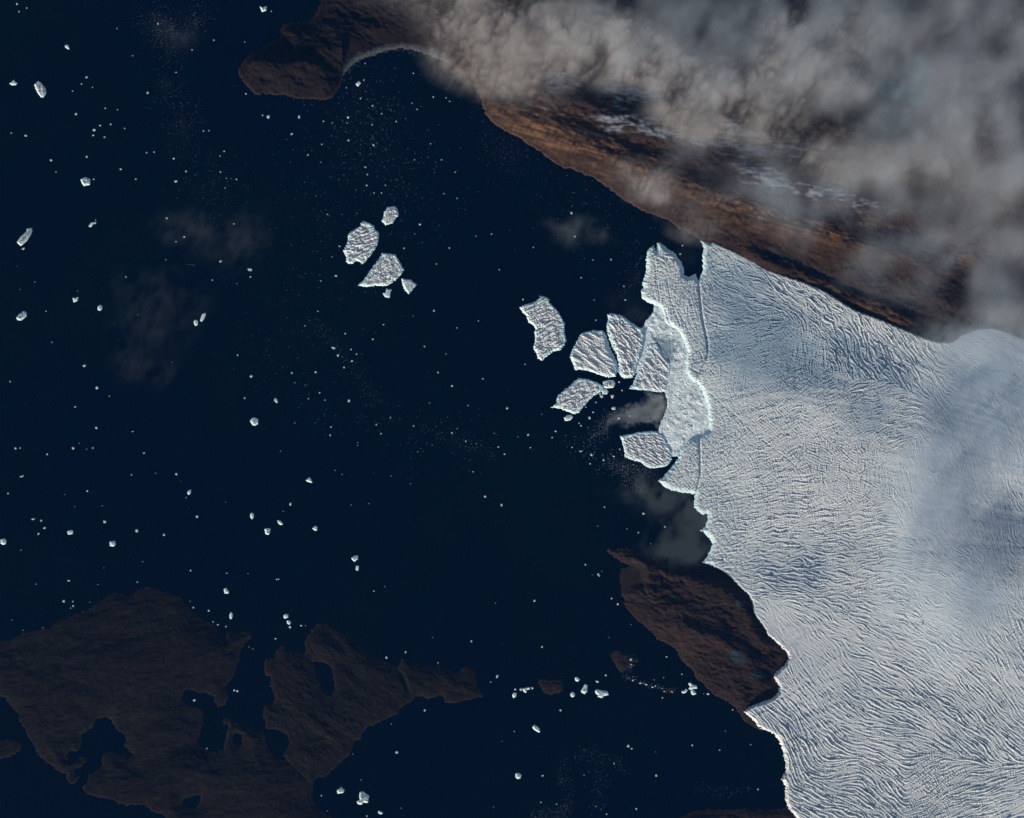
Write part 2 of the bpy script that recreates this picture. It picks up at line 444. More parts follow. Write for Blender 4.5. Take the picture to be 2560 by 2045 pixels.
def mainland_extra(g, d, h, c):
    # the cape in the west stays darker, the long flank in the east is rusty
    east = smooth(980, 1200, g.PX)[..., None]
    c = c * (1 - east) + c * np.array((2.2, 1.95, 1.75)) * east
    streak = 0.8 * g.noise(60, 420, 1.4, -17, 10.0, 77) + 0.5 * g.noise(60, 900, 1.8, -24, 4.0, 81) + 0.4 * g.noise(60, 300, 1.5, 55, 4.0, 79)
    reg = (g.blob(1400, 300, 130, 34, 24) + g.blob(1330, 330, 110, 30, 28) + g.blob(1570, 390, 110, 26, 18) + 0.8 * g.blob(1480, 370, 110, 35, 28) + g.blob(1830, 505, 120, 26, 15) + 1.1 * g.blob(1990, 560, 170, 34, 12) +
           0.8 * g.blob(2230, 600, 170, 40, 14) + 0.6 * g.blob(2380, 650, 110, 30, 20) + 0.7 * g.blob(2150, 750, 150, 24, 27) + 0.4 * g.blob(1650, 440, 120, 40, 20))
    rust = np.clip(0.55 + 0.55 * streak, 0, 2) * np.clip(reg, 0, 1.2) * smooth(20, 160, d)  # rusty rock streaks, with the flank's sunlit patches painted into the colour
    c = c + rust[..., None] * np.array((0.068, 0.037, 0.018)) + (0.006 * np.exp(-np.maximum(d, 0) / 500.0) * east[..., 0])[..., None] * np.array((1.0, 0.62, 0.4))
    # far plateau under the clouds is set to an even dark grey, with a milky lake
    dark_plateau = (smooth(120, -60, 1.0 * (g.PY - 60 - 0.28 * (g.PX - 1300))) * smooth(1250, 1400, g.PX))[..., None]
    c = c * (1 - dark_plateau) + np.array((0.009, 0.009, 0.009)) * dark_plateau
    lake = smooth(0.35, 0.55, g.blob(2225, 225, 45, 22, 10) + g.blob(2300, 190, 34, 46, 10) + g.blob(2290, 245, 26, 20) + 0.12 * g.noise(60, 500, 1.8, seed=83))[..., None]
    c = c * (1 - lake) + np.array((0.014, 0.075, 0.095)) * lake
    # gullies running down the flank
    gul = g.noise(70, 260, 1.2, 62, 7.0, 78)
    h = h - 5 * np.clip(gul, 0, 3) * smooth(60, 400, d) * east[..., 0]
    # old snow lying in patches on the plateau
    sn = g.noise(60, 900, 1.9, -6, 4.0, 80)
    reg = (g.blob(1400, 205, 50, 30) + g.blob(1580, 235, 80, 32) + g.blob(1570, 310, 95, 26, 4) + g.blob(1690, 348, 60, 22) + g.blob(1840, 350, 80, 45, 15) +
           g.blob(1960, 455, 110, 30, 12) + 0.7 * g.blob(2010, 380, 110, 30, 10) + 0.8 * g.blob(2100, 500, 160, 20, 12))
    snow = smooth(0.1, 1.0, (sn * 0.6 + 0.75) * np.clip(reg, 0, 1.1) - 0.12)[..., None] * 0.85
    c = c * (1 - snow) + np.array((0.21, 0.245, 0.29)) * snow
    # grey sand spit round the bay
    spit = (g.PX > 858) & (g.PX < 1115) & (g.PY < 190)
    band = smooth(-10, 20, d) * (1 - smooth(70, 130, d)) * spit
    h = np.where(spit & (d > 0), np.minimum(h, 4 + 0.3 * d), h)
    c = c * (1 - band[..., None]) + np.array((0.072, 0.083, 0.09)) * band[..., None]
    line = np.exp(-((d - 135) / 14.0) ** 2) * spit
    c = c + (0.045 * line)[..., None] * np.array((1.0, 0.9, 0.85))
    # meltwater valley between flank and glacier
    vl = g.line([W(*p) for p in T(3, 1, (0, 400), (120, 450), (220, 470), (330, 540), (480, 595), (600, 670), (800, 740), (1000, 800), (1150, 870), (1300, 930))])
    v = np.exp(-(vl / 75.0) ** 2)
    h = h - 45 * v
    c = c * (1 - 0.75 * v[..., None]) + np.array((0.012, 0.02, 0.028)) * 0.75 * v[..., None]
    return h, c


ridge_a = [(1230, 270), (1400, 330), (1560, 400), (1700, 455), (1850, 520), (2050, 580), (2300, 660)]
ridge_b = [(1300, 215), (1500, 280), (1700, 350), (1900, 430), (2200, 520), (2560, 600)]
cape_r = [(640, 150), (720, 170), (800, 165), (850, 120)]
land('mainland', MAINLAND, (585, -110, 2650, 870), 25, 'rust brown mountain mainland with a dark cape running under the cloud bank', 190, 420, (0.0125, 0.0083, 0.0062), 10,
     grain=-22, rough=1.15, ridges=[(ridge_a, 330, 480), (ridge_b, 300, 520), (cape_r, 150, 330), ([(1880, 640), (2050, 720), (2250, 800)], 110, 200)], extra=mainland_extra, lit_shore=0.45)


def pen_extra(g, d, h, c):
    flat = g.sd(world_poly(T(2, 2, (905, 1330), (1090, 1330), (1100, 1470), (930, 1520), (890, 1480))))
    f = smooth(-170, 90, flat)
    h = h * (1 - f) + np.minimum(h, 2.5 + 0.0 * h) * f
    c = c * (1 - f[..., None]) + np.array((0.024, 0.0175, 0.0135)) * f[..., None]
    for px, py, rx, ry, a, dep in ((1843, 1642, 22, 16, 35, 1), (1895, 1688, 22, 9, 5, 1), (1850, 1512, 11, 10, 0, 1)):
        w = smooth(0.3, 0.5, g.blob(px, py, rx, ry, a))
        c = c * (1 - w[..., None]) + np.array((0.022, 0.034, 0.040)) * w[..., None]
    return h, c


land('peninsula', PENINSULA, (1500, 1360, 2000, 1850), 18, 'chocolate brown striped peninsula wedged between the sea and the glacier', 150, 420, (0.0262, 0.0165, 0.0122), 20, grain=-22, rough=0.85,
     ridges=[([(1600, 1400), (1720, 1440), (1850, 1500), (1900, 1600)], 90, 220), ([(1700, 1560), (1850, 1620), (1900, 1700)], 80, 220)], extra=pen_extra, lit_shore=0.4)
land('island', ISLAND_W, (-60, 1455, 880, 2110), 22, 'large dark brown island cut by a three armed inlet', 90, 380, (0.0110, 0.0086, 0.0064), 30, grain=14, rough=0.55, relief=7.0, lakes=LAKES_W, lit_shore=0.28)
land('island', ISLAND_E, (640, 1550, 1225, 1990), 20, 'dark brown eastern island with a long tail and a lake', 80, 330, (0.0114, 0.0088, 0.0064), 40, grain=-35, rough=0.55, relief=8.0, lakes=LAKES_E, lit_shore=0.28,
     ridges=[([(1000, 1680), (1030, 1745)], -110, 40)])
for i, (p, lab) in enumerate(ISLETS):
    xs_, ys_ = [a for a, _ in p], [b_ for _, b_ in p]
    land('islet', p, (min(xs_) - 8, min(ys_) - 8, max(xs_) + 8, max(ys_) + 8), 12, lab, 30, 120, (0.026, 0.0155, 0.0120) if i < 4 else (0.0125, 0.0086, 0.0056), 50 + i, grain=-16, rough=0.55, lit_shore=0.3)
land('southern_shore', SOUTHLAND, (1620, 2000, 2030, 2120), 20, 'dark brown shore along the foot of the southern glacier lobe', 80, 260, (0.019, 0.0125, 0.0095), 60, grain=-8, rough=0.9)

# ---------------------------------------------------------------- glacier
# run of the crevasse ridges: photo px, py, angle of the ridge lines (degrees, counter-clockwise on the picture), spacing (m), height (m), cross ridges 0..1
FLOW = [(1640, 650, -15, 70, 6.5, 0.9), (1700, 800, -80, 75, 6.0, 0.8), (1720, 900, 30, 70, 6.0, 0.9), (1690, 700, 80, 75, 6, 0.7), (1820, 680, -35, 60, 5.0, 0.5), (1850, 760, -10, 70, 4.5, 0.5),
        (1980, 720, -40, 75, 8.5, 0.4), (2050, 770, -45, 70, 9.5, 0.5), (1900, 850, 20, 70, 4.5, 0.4), (1850, 920, 60, 65, 3.5, 0.6), (2000, 870, 70, 80, 7.0, 0.5), (2100, 860, 118, 85, 10.5, 0.25),
        (2200, 890, 122, 80, 10.5, 0.2), (2300, 930, 128, 70, 8.0, 0.3), (2420, 900, -22, 90, 2.4, 0.2), (2480, 1020, -60, 65, 2.4, 0.2), (2200, 1000, 25, 60, 5.0, 0.4), (2050, 1000, 35, 65, 6.0, 0.5),
        (1820, 1060, 50, 60, 6.0, 0.9), (1900, 1130, 25, 60, 6.0, 0.8), (2050, 1120, 60, 55, 6.0, 0.9), (1830, 1220, 22, 70, 7.0, 0.5), (1850, 1330, 14, 65, 7.0, 0.35), (1980, 1240, 5, 65, 6.5, 0.6),
        (2100, 1200, 75, 60, 4.5, 0.9), (1950, 1430, -3, 75, 8.5, 0.15), (2020, 1460, -8, 80, 9.0, 0.1), (2120, 1320, 8, 70, 6.5, 0.4), (2160, 1450, 10, 65, 5.0, 0.4), (2350, 1250, -70, 60, 1.4, 0.3),
        (2500, 1200, -75, 60, 2.8, 0.3), (2350, 1480, -25, 65, 3.2, 0.3), (2530, 1380, -75, 55, 4.5, 0.5), (2000, 1600, -50, 80, 1.6, 0.1), (2030, 1680, -60, 80, 1.8, 0.1), (1960, 1560, -50, 80, 2.2, 0.1), (2060, 1640, -45, 80, 2.5, 0.1), (2070, 1570, -30, 75, 6.5, 0.15), (2180, 1620, -25, 75, 5.0, 0.2),
        (2250, 1720, -30, 80, 6.0, 0.2), (2400, 1660, -40, 60, 4.5, 0.3), (2000, 1720, -50, 70, 6.0, 0.25), (1960, 1760, -40, 65, 7.0, 0.3), (2090, 1800, -35, 65, 6.5, 0.4), (2350, 1780, -40, 75, 7.0, 0.3),
        (2460, 1850, -45, 80, 8.0, 0.3), (1975, 1880, -70, 75, 13.5, 0.2), (2020, 1860, -60, 75, 11.0, 0.2), (2150, 1860, -12, 80, 7.0, 0.25), (2230, 1830, -10, 80, 6.0, 0.2), (2100, 1930, 18, 75, 8.5, 0.2),
        (2200, 1960, -50, 85, 9.5, 0.2), (2060, 1990, -25, 75, 8.5, 0.25), (2320, 1960, 40, 75, 9.0, 0.7), (2450, 1960, 15, 85, 9.0, 0.3), (2540, 1560, -62, 50, 5.0, 0.7), (2540, 1700, -58, 50, 4.0, 0.6),
        (2520, 2020, 25, 70, 6.0, 0.4), (1700, 1180, 45, 60, 6, 0.9), (1740, 1100, 60, 55, 5.5, 0.9)]
g = Grid(1490, 585, 2650, 2130, 12.5)
rng = np.random.default_rng(5)
wsum = np.zeros(g.X.shape); vx = wsum.copy(); vy = wsum.copy(); ampl = wsum.copy(); crs = wsum.copy(); spc = wsum.copy()
for px, py, a, sp, hh, cr in FLOW:
    w = 1.0 / (((g.PX - px) ** 2 + (g.PY - py) ** 2) / 60.0 ** 2 + 0.25) ** 1.6
    wsum += w; vx += w * math.cos(2 * R(a)); vy += w * math.sin(2 * R(a)); ampl += w * hh; crs += w * cr; spc += w * sp
ampl /= wsum; crs /= wsum; spc /= wsum
th = 0.5 * np.arctan2(vy, vx) + (0.30 - 0.14 * smooth(1480, 1700, g.PY)) * g.noise(160, 1400, 1.8, seed=3)


def along(src, th, length):
    """smear a noise field along the ridge direction"""
    cs, sn = np.cos(th).astype(np.float32).ravel(), np.sin(th).astype(np.float32).ravel()
    flat = src.astype(np.float32).ravel()
    out = flat.copy()
    n = max(2, int(length / g.step))
    x0 = np.tile(np.arange(g.nx, dtype=np.float32), g.ny)
    y0 = np.repeat(np.arange(g.ny, dtype=np.float32), g.nx)
    for sgn in (1, -1):
        fx, fy = x0 + cs * sgn, y0 + sn * sgn
        px_, py_ = cs * sgn, sn * sgn
        for k in range(1, n + 1):
            ix = np.clip(fx + 0.5, 0, g.nx - 1).astype(np.int32)
            iy = np.clip(fy + 0.5, 0, g.ny - 1).astype(np.int32)
            idx = iy * g.nx + ix
            out += (0.5 + 0.5 * math.cos(math.pi * k / (n + 1))) * flat[idx]
            dx, dy = cs[idx], sn[idx]
            flip = np.where(dx * px_ + dy * py_ < 0, np.float32(-1), np.float32(1))
            px_, py_ = dx * flip, dy * flip
            fx += px_; fy += py_
    return (out / out.std()).reshape(src.shape).astype(float)


front0 = g.line([W(*p) for p in calving_front])
main_r = along(g.noise(36, 80, 0.5, seed=11), th, 120)
long_r = along(g.noise(50, 105, 0.5, seed=20), th, 400)
longmap = np.clip(smooth(1480, 1700, g.PY) + g.blob(2000, 1440, 150, 80) + 0.8 * g.blob(2180, 900, 200, 90, 20), 0, 1)
big_r = along(g.noise(75, 170, 0.5, seed=12), th, 240)
cross_r = along(g.noise(38, 85, 0.5, seed=13), th + math.pi / 2, 120)
FLOWDIR = [(1650, 700, 250), (1750, 900, 195), (1900, 750, 150), (2100, 800, 150), (2350, 900, 150), (2560, 950, 150), (1850, 1000, 190), (2100, 1050, 175), (2450, 1150, 165), (1800, 1200, 195), (2050, 1300, 180), (2400, 1400, 170), (1900, 1400, 165),
           (2100, 1550, 150), (2400, 1600, 160), (2000, 1650, 235), (2050, 1780, 200), (2300, 1780, 160), (2530, 1750, 155), (2050, 1930, 185), (2300, 1950, 175), (2550, 2000, 170)]
ws = np.zeros(g.X.shape); fx_ = ws.copy(); fy_ = ws.copy()
for px, py, a in FLOWDIR:
    w = 1.0 / (((g.PX - px) ** 2 + (g.PY - py) ** 2) / 90.0 ** 2 + 0.4) ** 1.5
    ws += w; fx_ += w * math.cos(R(a)); fy_ += w * math.sin(R(a))
band = along(g.noise(90, 420, 1.3, seed=35), np.arctan2(fy_, fx_) + 0.10 * g.noise(400, 2500, 2.0, seed=36), 1100)
patch = 0.7 * g.noise(200, 1500, 1.8, seed=14) + 0.6 * band
groove = lambda nn, wd: np.exp(-(nn / wd) ** 2)
relief = (main_r * (0.62 - 0.37 * longmap) + long_r * 0.62 * longmap + big_r * 0.45) - 0.9 * groove(big_r, 0.22) * (1 - 0.5 * longmap) - 0.8 * longmap * groove(long_r + 0.3, 0.25) + crs * (0.55 * cross_r - 0.8 * groove(cross_r + 0.2, 0.25))
relief = relief * ampl * np.clip(1 + 0.36 * patch, 0.25, 1.9) * np.clip(1 + 0.32 * g.noise(70, 260, 1.2, seed=19), 0.3, 1.9) * 1.05
f1, joint = g.cells(85, 38, 1.5, 31)
nearf = (1 - smooth(500, 1900, front0))
relief = relief * (1 - 0.35 * nearf) + nearf * ampl * ((0.5 - f1) * 0.9 - 1.1 * (1 - smooth(0.0, 0.3, joint)))
relief += 0.26 * ampl * g.noise(28, 70, 0.6, seed=15)

P = world_poly(GLACIER)
d = g.sd(P) + 9 * g.noise(45, 260, 1.0, seed=16)
front = g.line([W(*p) for p in calving_front])
# broad tilts of the surface, laid out as slopes towards or away from the south-south-west and summed up into height
slope = np.zeros(g.X.shape)
for px, py, rx, ry, a, v in ((1890, 850, 120, 130, 20, -.085), (2000, 930, 170, 70, 20, -.06), (1830, 700, 70, 60, 0, -.03), (2180, 900, 130, 50, 25, -.03), (2080, 760, 160, 30, 30, .05), (2440, 1020, 160, 120, 0, -.05), (2180, 1060, 90, 60, 0, -.03),
                             (2100, 1000, 60, 50, 0, .03), (1850, 1150, 100, 90, 0, .045), (1990, 1420, 110, 60, 0, -.05), (2190, 1580, 150, 90, 20, .05), (2350, 1690, 140, 90, 20, .05), (2060, 1800, 110, 100, 0, .05), (2430, 1420, 170, 60, 10, -.02),
                             (2400, 1840, 50, 40, 0, -.06), (2300, 2020, 90, 30, 0, -.07), (2260, 1900, 130, 60, 0, .03), (2520, 1950, 90, 90, 0, .05), (2540, 1420, 60, 60, 0, .06)):
    slope += 1.4 * v * g.blob(px, py, rx, ry, a)
slope += 0.012 * g.noise(500, 3000, 2.0, seed=33)
pady, padx = g.ny + 400, g.nx + 400
F = np.fft.rfft2(np.pad(slope - slope.mean(), ((200, 200), (200, 200))))
ky = np.fft.fftfreq(pady, g.step)[:, None] * 2 * math.pi
kx = np.fft.rfftfreq(padx, g.step)[None, :] * 2 * math.pi
ks = kx * -to_sun.x / math.cos(R(SUN_EL)) + ky * -to_sun.y / math.cos(R(SUN_EL))
swell = np.fft.irfft2(F * (-1j * ks) / (ks * ks + (2 * math.pi / 9000.0) ** 2 + 0.04 * (kx * kx + ky * ky)), s=(pady, padx))[200:-200, 200:-200]
H0 = 80 + 160 * smooth(300, 4000, front) + 10 * g.noise(900, 6000, 3.0, seed=17) + swell
H0 = np.maximum(H0, 45)
H0 = np.where(front < 900, H0 * smooth(-400, 900, front) + 66 * (1 - smooth(-400, 900, front)), H0)
top = H0 + (relief + 0.6 * band) * smooth(10, 120, d)
for line, wd, dep in RIFTS:
    ld = g.line([W(*p) for p in line]) + 6 * g.noise(50, 200, 1.0, seed=18)
    top -= (1.0 if wd > 20 else 1.35) * dep * np.exp(-(ld / (1.25 * wd)) ** 4)
Z = -25 + (top + 25) * ramp(d, 42 + 95 * (1 - smooth(150, 320, front)))
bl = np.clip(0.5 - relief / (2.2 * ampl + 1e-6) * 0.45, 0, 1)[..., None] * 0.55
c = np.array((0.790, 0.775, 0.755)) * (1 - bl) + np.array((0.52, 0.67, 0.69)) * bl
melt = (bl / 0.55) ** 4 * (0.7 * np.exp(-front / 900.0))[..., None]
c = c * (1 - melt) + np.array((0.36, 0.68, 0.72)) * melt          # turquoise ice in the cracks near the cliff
darker_ice = np.clip(0.9 * g.blob(1880, 830, 130, 150, 15) + 0.9 * g.blob(2010, 910, 190, 80, 22) + 0.5 * g.blob(1830, 680, 90, 70) + 0.6 * g.blob(2190, 900, 150, 50, 25) + 0.7 * g.blob(2450, 1000, 170, 150) + 0.5 * g.blob(2000, 1430, 120, 60) +
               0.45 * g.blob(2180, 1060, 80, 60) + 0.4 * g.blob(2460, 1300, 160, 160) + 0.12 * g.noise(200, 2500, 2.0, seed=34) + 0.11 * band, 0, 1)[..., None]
c = c * (1 - darker_ice) + c * np.array((0.50, 0.62, 0.73)) * darker_ice          # broad patches of darker, bluer ice
edge = (1 - smooth(40, 110, d))[..., None] * (front < 260)[..., None]
c = c * (1 - edge) + np.array((0.70, 0.95, 0.95)) * edge
dirty = np.exp(-np.maximum(g.sd(P), 0) / 40.0) * (g.line([W(*p) for p in north_margin]) < 300) * 0.65
c = c * (1 - dirty[..., None]) + np.array((0.17, 0.15, 0.14)) * dirty[..., None]
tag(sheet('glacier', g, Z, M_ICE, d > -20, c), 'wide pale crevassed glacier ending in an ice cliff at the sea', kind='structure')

# melange and grease ice caught between the bergs and the cliff
gm = Grid(1490, 745, 1790, 1160, 9.0)
dm = np.maximum(gm.sd(world_poly(MELANGE)), gm.sd(world_poly(STRIP))) + 8 * gm.noise(30, 200, 1.0, seed=21)
fb, jb = gm.cells(75, 20, 1.2, 22, 1.0, 0.25)
fc, jc = gm.cells(36, 50, 1.2, 28, 1.0, 0.25)
big = smooth(-0.2, 0.9, gm.noise(120, 700, 1.8, seed=29))
lump = big * (1.3 - 2.6 * (1 - smooth(0.02, 0.3, jb)) + 1.4 * (0.5 - fb)) + (1 - big) * (0.6 - 1.5 * (1 - smooth(0.02, 0.3, jc))) + 0.5 * gm.noise(28, 130, 1.2, seed=22)
zm = 5.0 + 2.6 * lump + 4.5 * np.clip(gm.noise(120, 700, 1.8, seed=23), -1, 2)
zm = -4 + (np.maximum(zm, 0.8) + 4) * smooth(-12, 20, dm)
thin = smooth(0.2, 0.6, gm.blob(1665, 880, 26, 34, 20) + gm.blob(1645, 852, 18, 7, 30) + 0.25 * gm.noise(40, 300, 1.4, seed=24))[..., None]  # mask of dark blue-grey patches in the crushed ice
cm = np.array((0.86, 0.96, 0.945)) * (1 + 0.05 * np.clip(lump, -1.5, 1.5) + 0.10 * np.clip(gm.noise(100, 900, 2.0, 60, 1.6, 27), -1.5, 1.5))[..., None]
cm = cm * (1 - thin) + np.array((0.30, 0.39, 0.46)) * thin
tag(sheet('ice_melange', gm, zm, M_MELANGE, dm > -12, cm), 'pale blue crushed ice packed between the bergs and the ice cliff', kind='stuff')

gg = Grid(1490, 970, 1700, 1090, 9.0)
dg = gg.sd(world_poly(GREASE)) + 30 * gg.noise(90, 600, 2.4, seed=25)
fade = smooth(-40, 170, dg) * (0.35 + 0.65 * smooth(1520, 1640, gg.PX)) * np.clip(0.8 + 0.16 * gg.noise(150, 1200, 2.6, 20, 2.0, seed=26), 0.1, 1.2)
cg = np.array((0.0018, 0.011, 0.026)) * (1 - fade[..., None]) + np.array((0.30, 0.32, 0.32)) * fade[..., None]
zg = np.where(dg > -40, 0.5, -1.0)
tag(sheet('grease_ice', gg, zg, M_MELANGE, dg > -40, cg), 'smooth grey film of new ice beside the blue crushed ice', kind='stuff')


# ---------------------------------------------------------------- icebergs
def berg(name, poly, label, group, height=46, step=9.0, ang=0.0, spacing=110.0, amp=5.5, style='blocks', seed=1, cliff=64, tilt=(0.0, 0.0), ragged=7.0, tint=(0.79, 0.785, 0.755), cat='iceberg'):
    xs_, ys_ = [a for a, _ in poly], [b_ for _, b_ in poly]
    g = Grid(min(xs_) - 5, min(ys_) - 5, max(xs_) + 5, max(ys_) + 5, step)
    P = world_poly(poly)
    d = g.sd(P) + ragged * g.noise(4 * step, 220, 1.0, seed=seed)
    cx, cy_ = P.mean(0)
    size = max(np.ptp(P[:, 0]), np.ptp(P[:, 1]))
    if style == 'blocks':
        f1, joint = g.cells(spacing * 0.85, ang, 1.9, seed + 1, 0.9, 0.22)
        f1b, joint2 = g.cells(spacing * 0.45, ang + 35, 1.6, seed + 2, 1.0, 0.3)
        a1 = g.noise(spacing * 0.55, spacing * 1.0, 0.4, ang, 4.5, seed + 7)
        rel = 0.55 * a1 - 1.0 * np.exp(-(a1 / 0.25) ** 2) + (0.55 - f1) * 0.9 - 2.0 * (1 - smooth(0.0, 0.22, joint)) - 0.5 * (1 - smooth(0.0, 0.3, joint2)) + (0.5 - f1b) * 0.5 + 0.5 * g.noise(spacing * 1.2, spacing * 5, 1.5, seed=seed + 5)
    elif style == 'furrows':
        a1 = g.noise(spacing * 0.8, spacing * 1.5, 0.4, ang, 5.0, seed + 1)
        rel = 0.8 * a1 - 1.9 * np.exp(-(a1 / 0.24) ** 2) + 0.5 * g.noise(3.2 * step, 9 * step, 0.6, ang + 80, 1.5, seed=seed + 3)
    else:
        rel = 1.1 * g.noise(3 * step, size * 0.6, 1.8, seed=seed + 1)
    top = height + 1.8 * amp * rel * smooth(5, 60, d) + (g.X - cx) * tilt[0] + (g.Y - cy_) * tilt[1]
    top = np.maximum(top, 5)
    cw = min(cliff, 0.55 * d.max())
    gy_, gx_ = np.gradient(d, g.step)
    face = smooth(-0.35, 0.5, (gx_ * -to_sun.x + gy_ * -to_sun.y) / (np.hypot(gx_, gy_) + 1e-6))
    Z = -0.4 * height + (top + 0.4 * height) * ramp(d, cw * (0.45 + 0.75 * face))
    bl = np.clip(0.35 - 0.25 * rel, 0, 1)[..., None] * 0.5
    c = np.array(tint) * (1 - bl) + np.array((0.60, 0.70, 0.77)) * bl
    e = (1 - smooth(cw * 0.6, cw * 1.3, d))[..., None]
    c = c * (1 - e) + np.array((0.74, 0.94, 0.94)) * e
    if group == TAB:                  # big bergs: crevassed top and the ice cliff round it
        o = bpy.data.objects.new(name, None)
        o.location = (float(cx), float(cy_), 0.0)
        o.empty_display_size = 50
        col.objects.link(o)
        dq = 0.25 * (d[:-1, :-1] + d[1:, :-1] + d[:-1, 1:] + d[1:, 1:])
        fq = cw * (0.45 + 0.75 * 0.25 * (face[:-1, :-1] + face[1:, :-1] + face[:-1, 1:] + face[1:, 1:]))
        for part, sel in (('top_surface', dq >= fq), ('ice_cliff', dq < fq)):
            ch = sheet(part, g, Z, M_BERG, d > -14, c, origin=(float(cx), float(cy_), 0.0), only=sel)
            ch.parent = o
            ch.location = (0, 0, 0)
        return tag(o, label, cat, group)
    o = sheet(name, g, Z, M_BERG, d > -14, c, origin=(float(cx), float(cy_), 0.0))
    return tag(o, label, cat, group)


TAB = 'large flat topped icebergs broken off the glacier'
A = T(2, 1, (245, 765), (305, 785), (315, 825), (370, 880), (405, 930), (440, 1000), (440, 1080), (455, 1140), (440, 1180), (400, 1225), (340, 1235), (290, 1275), (250, 1310),
      (215, 1290), (205, 1250), (180, 1215), (190, 1160), (195, 1110), (185, 1075), (200, 1050), (180, 1015), (140, 990), (125, 940), (90, 905), (62, 865), (110, 840), (180, 825), (215, 800))
Bp = T(2, 1, (585, 1080), (680, 1058), (760, 1060), (775, 1110), (790, 1180), (820, 1250), (870, 1340), (880, 1400), (870, 1445), (800, 1450), (720, 1425), (640, 1395), (570, 1385),
       (530, 1390), (510, 1330), (488, 1285), (500, 1240), (540, 1160))
Cp = T(2, 1, (800, 925), (830, 910), (920, 930), (970, 970), (1060, 1030), (1090, 1040), (1110, 1090), (1105, 1180), (1085, 1260), (1055, 1350), (1030, 1420), (1015, 1455), (940, 1460),
       (910, 1440), (895, 1400), (895, 1340), (880, 1270), (840, 1190), (815, 1130), (800, 1070), (793, 1010), (810, 970))
Dp = T(2, 1, (1160, 1165), (1215, 1170), (1250, 1220), (1275, 1290), (1330, 1330), (1325, 1400), (1305, 1480), (1298, 1570), (1240, 1575), (1150, 1562), (1060, 1557), (990, 1545),
       (1020, 1500), (1045, 1430), (1095, 1330), (1125, 1250), (1135, 1190))
Ep = T(2, 1, (555, 1460), (640, 1470), (720, 1500), (775, 1530), (750, 1570), (680, 1610), (640, 1650), (590, 1705), (560, 1750), (520, 1760), (450, 1732), (400, 1712), (330, 1705),
       (370, 1670), (385, 1610), (440, 1560), (500, 1510))
Hp = T(2, 2, (910, 225), (990, 210), (1070, 190), (1150, 185), (1210, 185), (1270, 230), (1310, 300), (1340, 360), (1340, 420), (1310, 465), (1270, 485), (1160, 495), (1120, 475),
       (1080, 440), (1020, 430), (950, 395), (940, 330), (925, 270))
Ip = T(1, 1, (900, 138), (950, 155), (990, 180), (1000, 210), (1032, 240), (1025, 320), (990, 385), (960, 425), (925, 465), (895, 500), (870, 480), (840, 470), (815, 495), (780, 497),
       (760, 480), (760, 440), (735, 395), (755, 350), (775, 310), (775, 250), (820, 215), (870, 185), (885, 155))
Jp = T(1, 1, (1060, 410), (1130, 412), (1175, 425), (1195, 460), (1220, 510), (1242, 548), (1215, 590), (1170, 635), (1120, 670), (1085, 685), (1000, 680), (930, 690), (860, 680),
       (900, 640), (950, 570), (1000, 500), (1040, 450))
berg('iceberg', A, 'large crevassed iceberg with a concave west side standing clear of the others', TAB, ang=30, spacing=120, amp=6.5, seed=101, height=50)
berg('iceberg', Bp, 'crevassed iceberg with parallel diagonal furrows across a water gap', TAB, ang=-32, spacing=120, amp=6.0, style='furrows', seed=111, height=48)
berg('iceberg', Cp, 'tall leaf shaped crevassed iceberg between the furrowed berg and the blue crushed ice', TAB, ang=-45, spacing=125, amp=6.5, seed=121, height=58, cliff=90)
berg('iceberg', Dp, 'blocky iceberg frozen into the blue crushed ice below the ice cliff', TAB, ang=-50, spacing=150, amp=6.0, seed=131, height=26)
berg('iceberg', Ep, 'crevassed iceberg shaped like a slanted leaf with small chunks at its tip', TAB, ang=38, spacing=100, amp=6.0, seed=141, height=44)
berg('iceberg', Hp, 'rounded finely crevassed iceberg below the grey film of new ice', TAB, ang=-30, spacing=80, amp=4.5, seed=151, height=32)
berg('iceberg', Ip, 'upright oval iceberg with deep criss-cross crevasses and a lobed southern end', TAB, ang=18, spacing=130, amp=7.5, seed=161, height=48)
berg('iceberg', Jp, 'wedge shaped crevassed iceberg with a long straight northwest side', TAB, ang=55, spacing=90, amp=6.0, seed=171, height=46)
MED = 'middling icebergs drifting in open water'
Kp = T(1, 1, (1105, 25), (1150, 15), (1185, 30), (1195, 90), (1170, 110), (1145, 155), (1090, 168), (1058, 135), (1075, 105), (1078, 70))
Lp = T(1, 1, (1225, 625), (1300, 632), (1347, 672), (1310, 720), (1283, 750), (1250, 715), (1235, 675))
Mp = T(1, 1, (1100, 712), (1118, 722), (1135, 715), (1122, 745), (1122, 780), (1085, 770), (1070, 748), (1090, 738))
berg('iceberg', Kp, 'pale smooth iceberg of three fused slabs above the upright oval berg', MED, style='smooth', amp=6, seed=181, height=36, cliff=34, step=7)
berg('iceberg', Lp, 'smooth tilted triangular iceberg beside the wedge shaped berg', MED, style='smooth', amp=2.0, seed=183, height=44, cliff=50, step=7, tilt=(-0.10, -0.02))
berg('iceberg', Mp, 'small star shaped pale iceberg under the wedge shaped berg', MED, style='smooth', amp=2, seed=185, height=14, cliff=22, step=6, tint=(0.66, 0.74, 0.80))

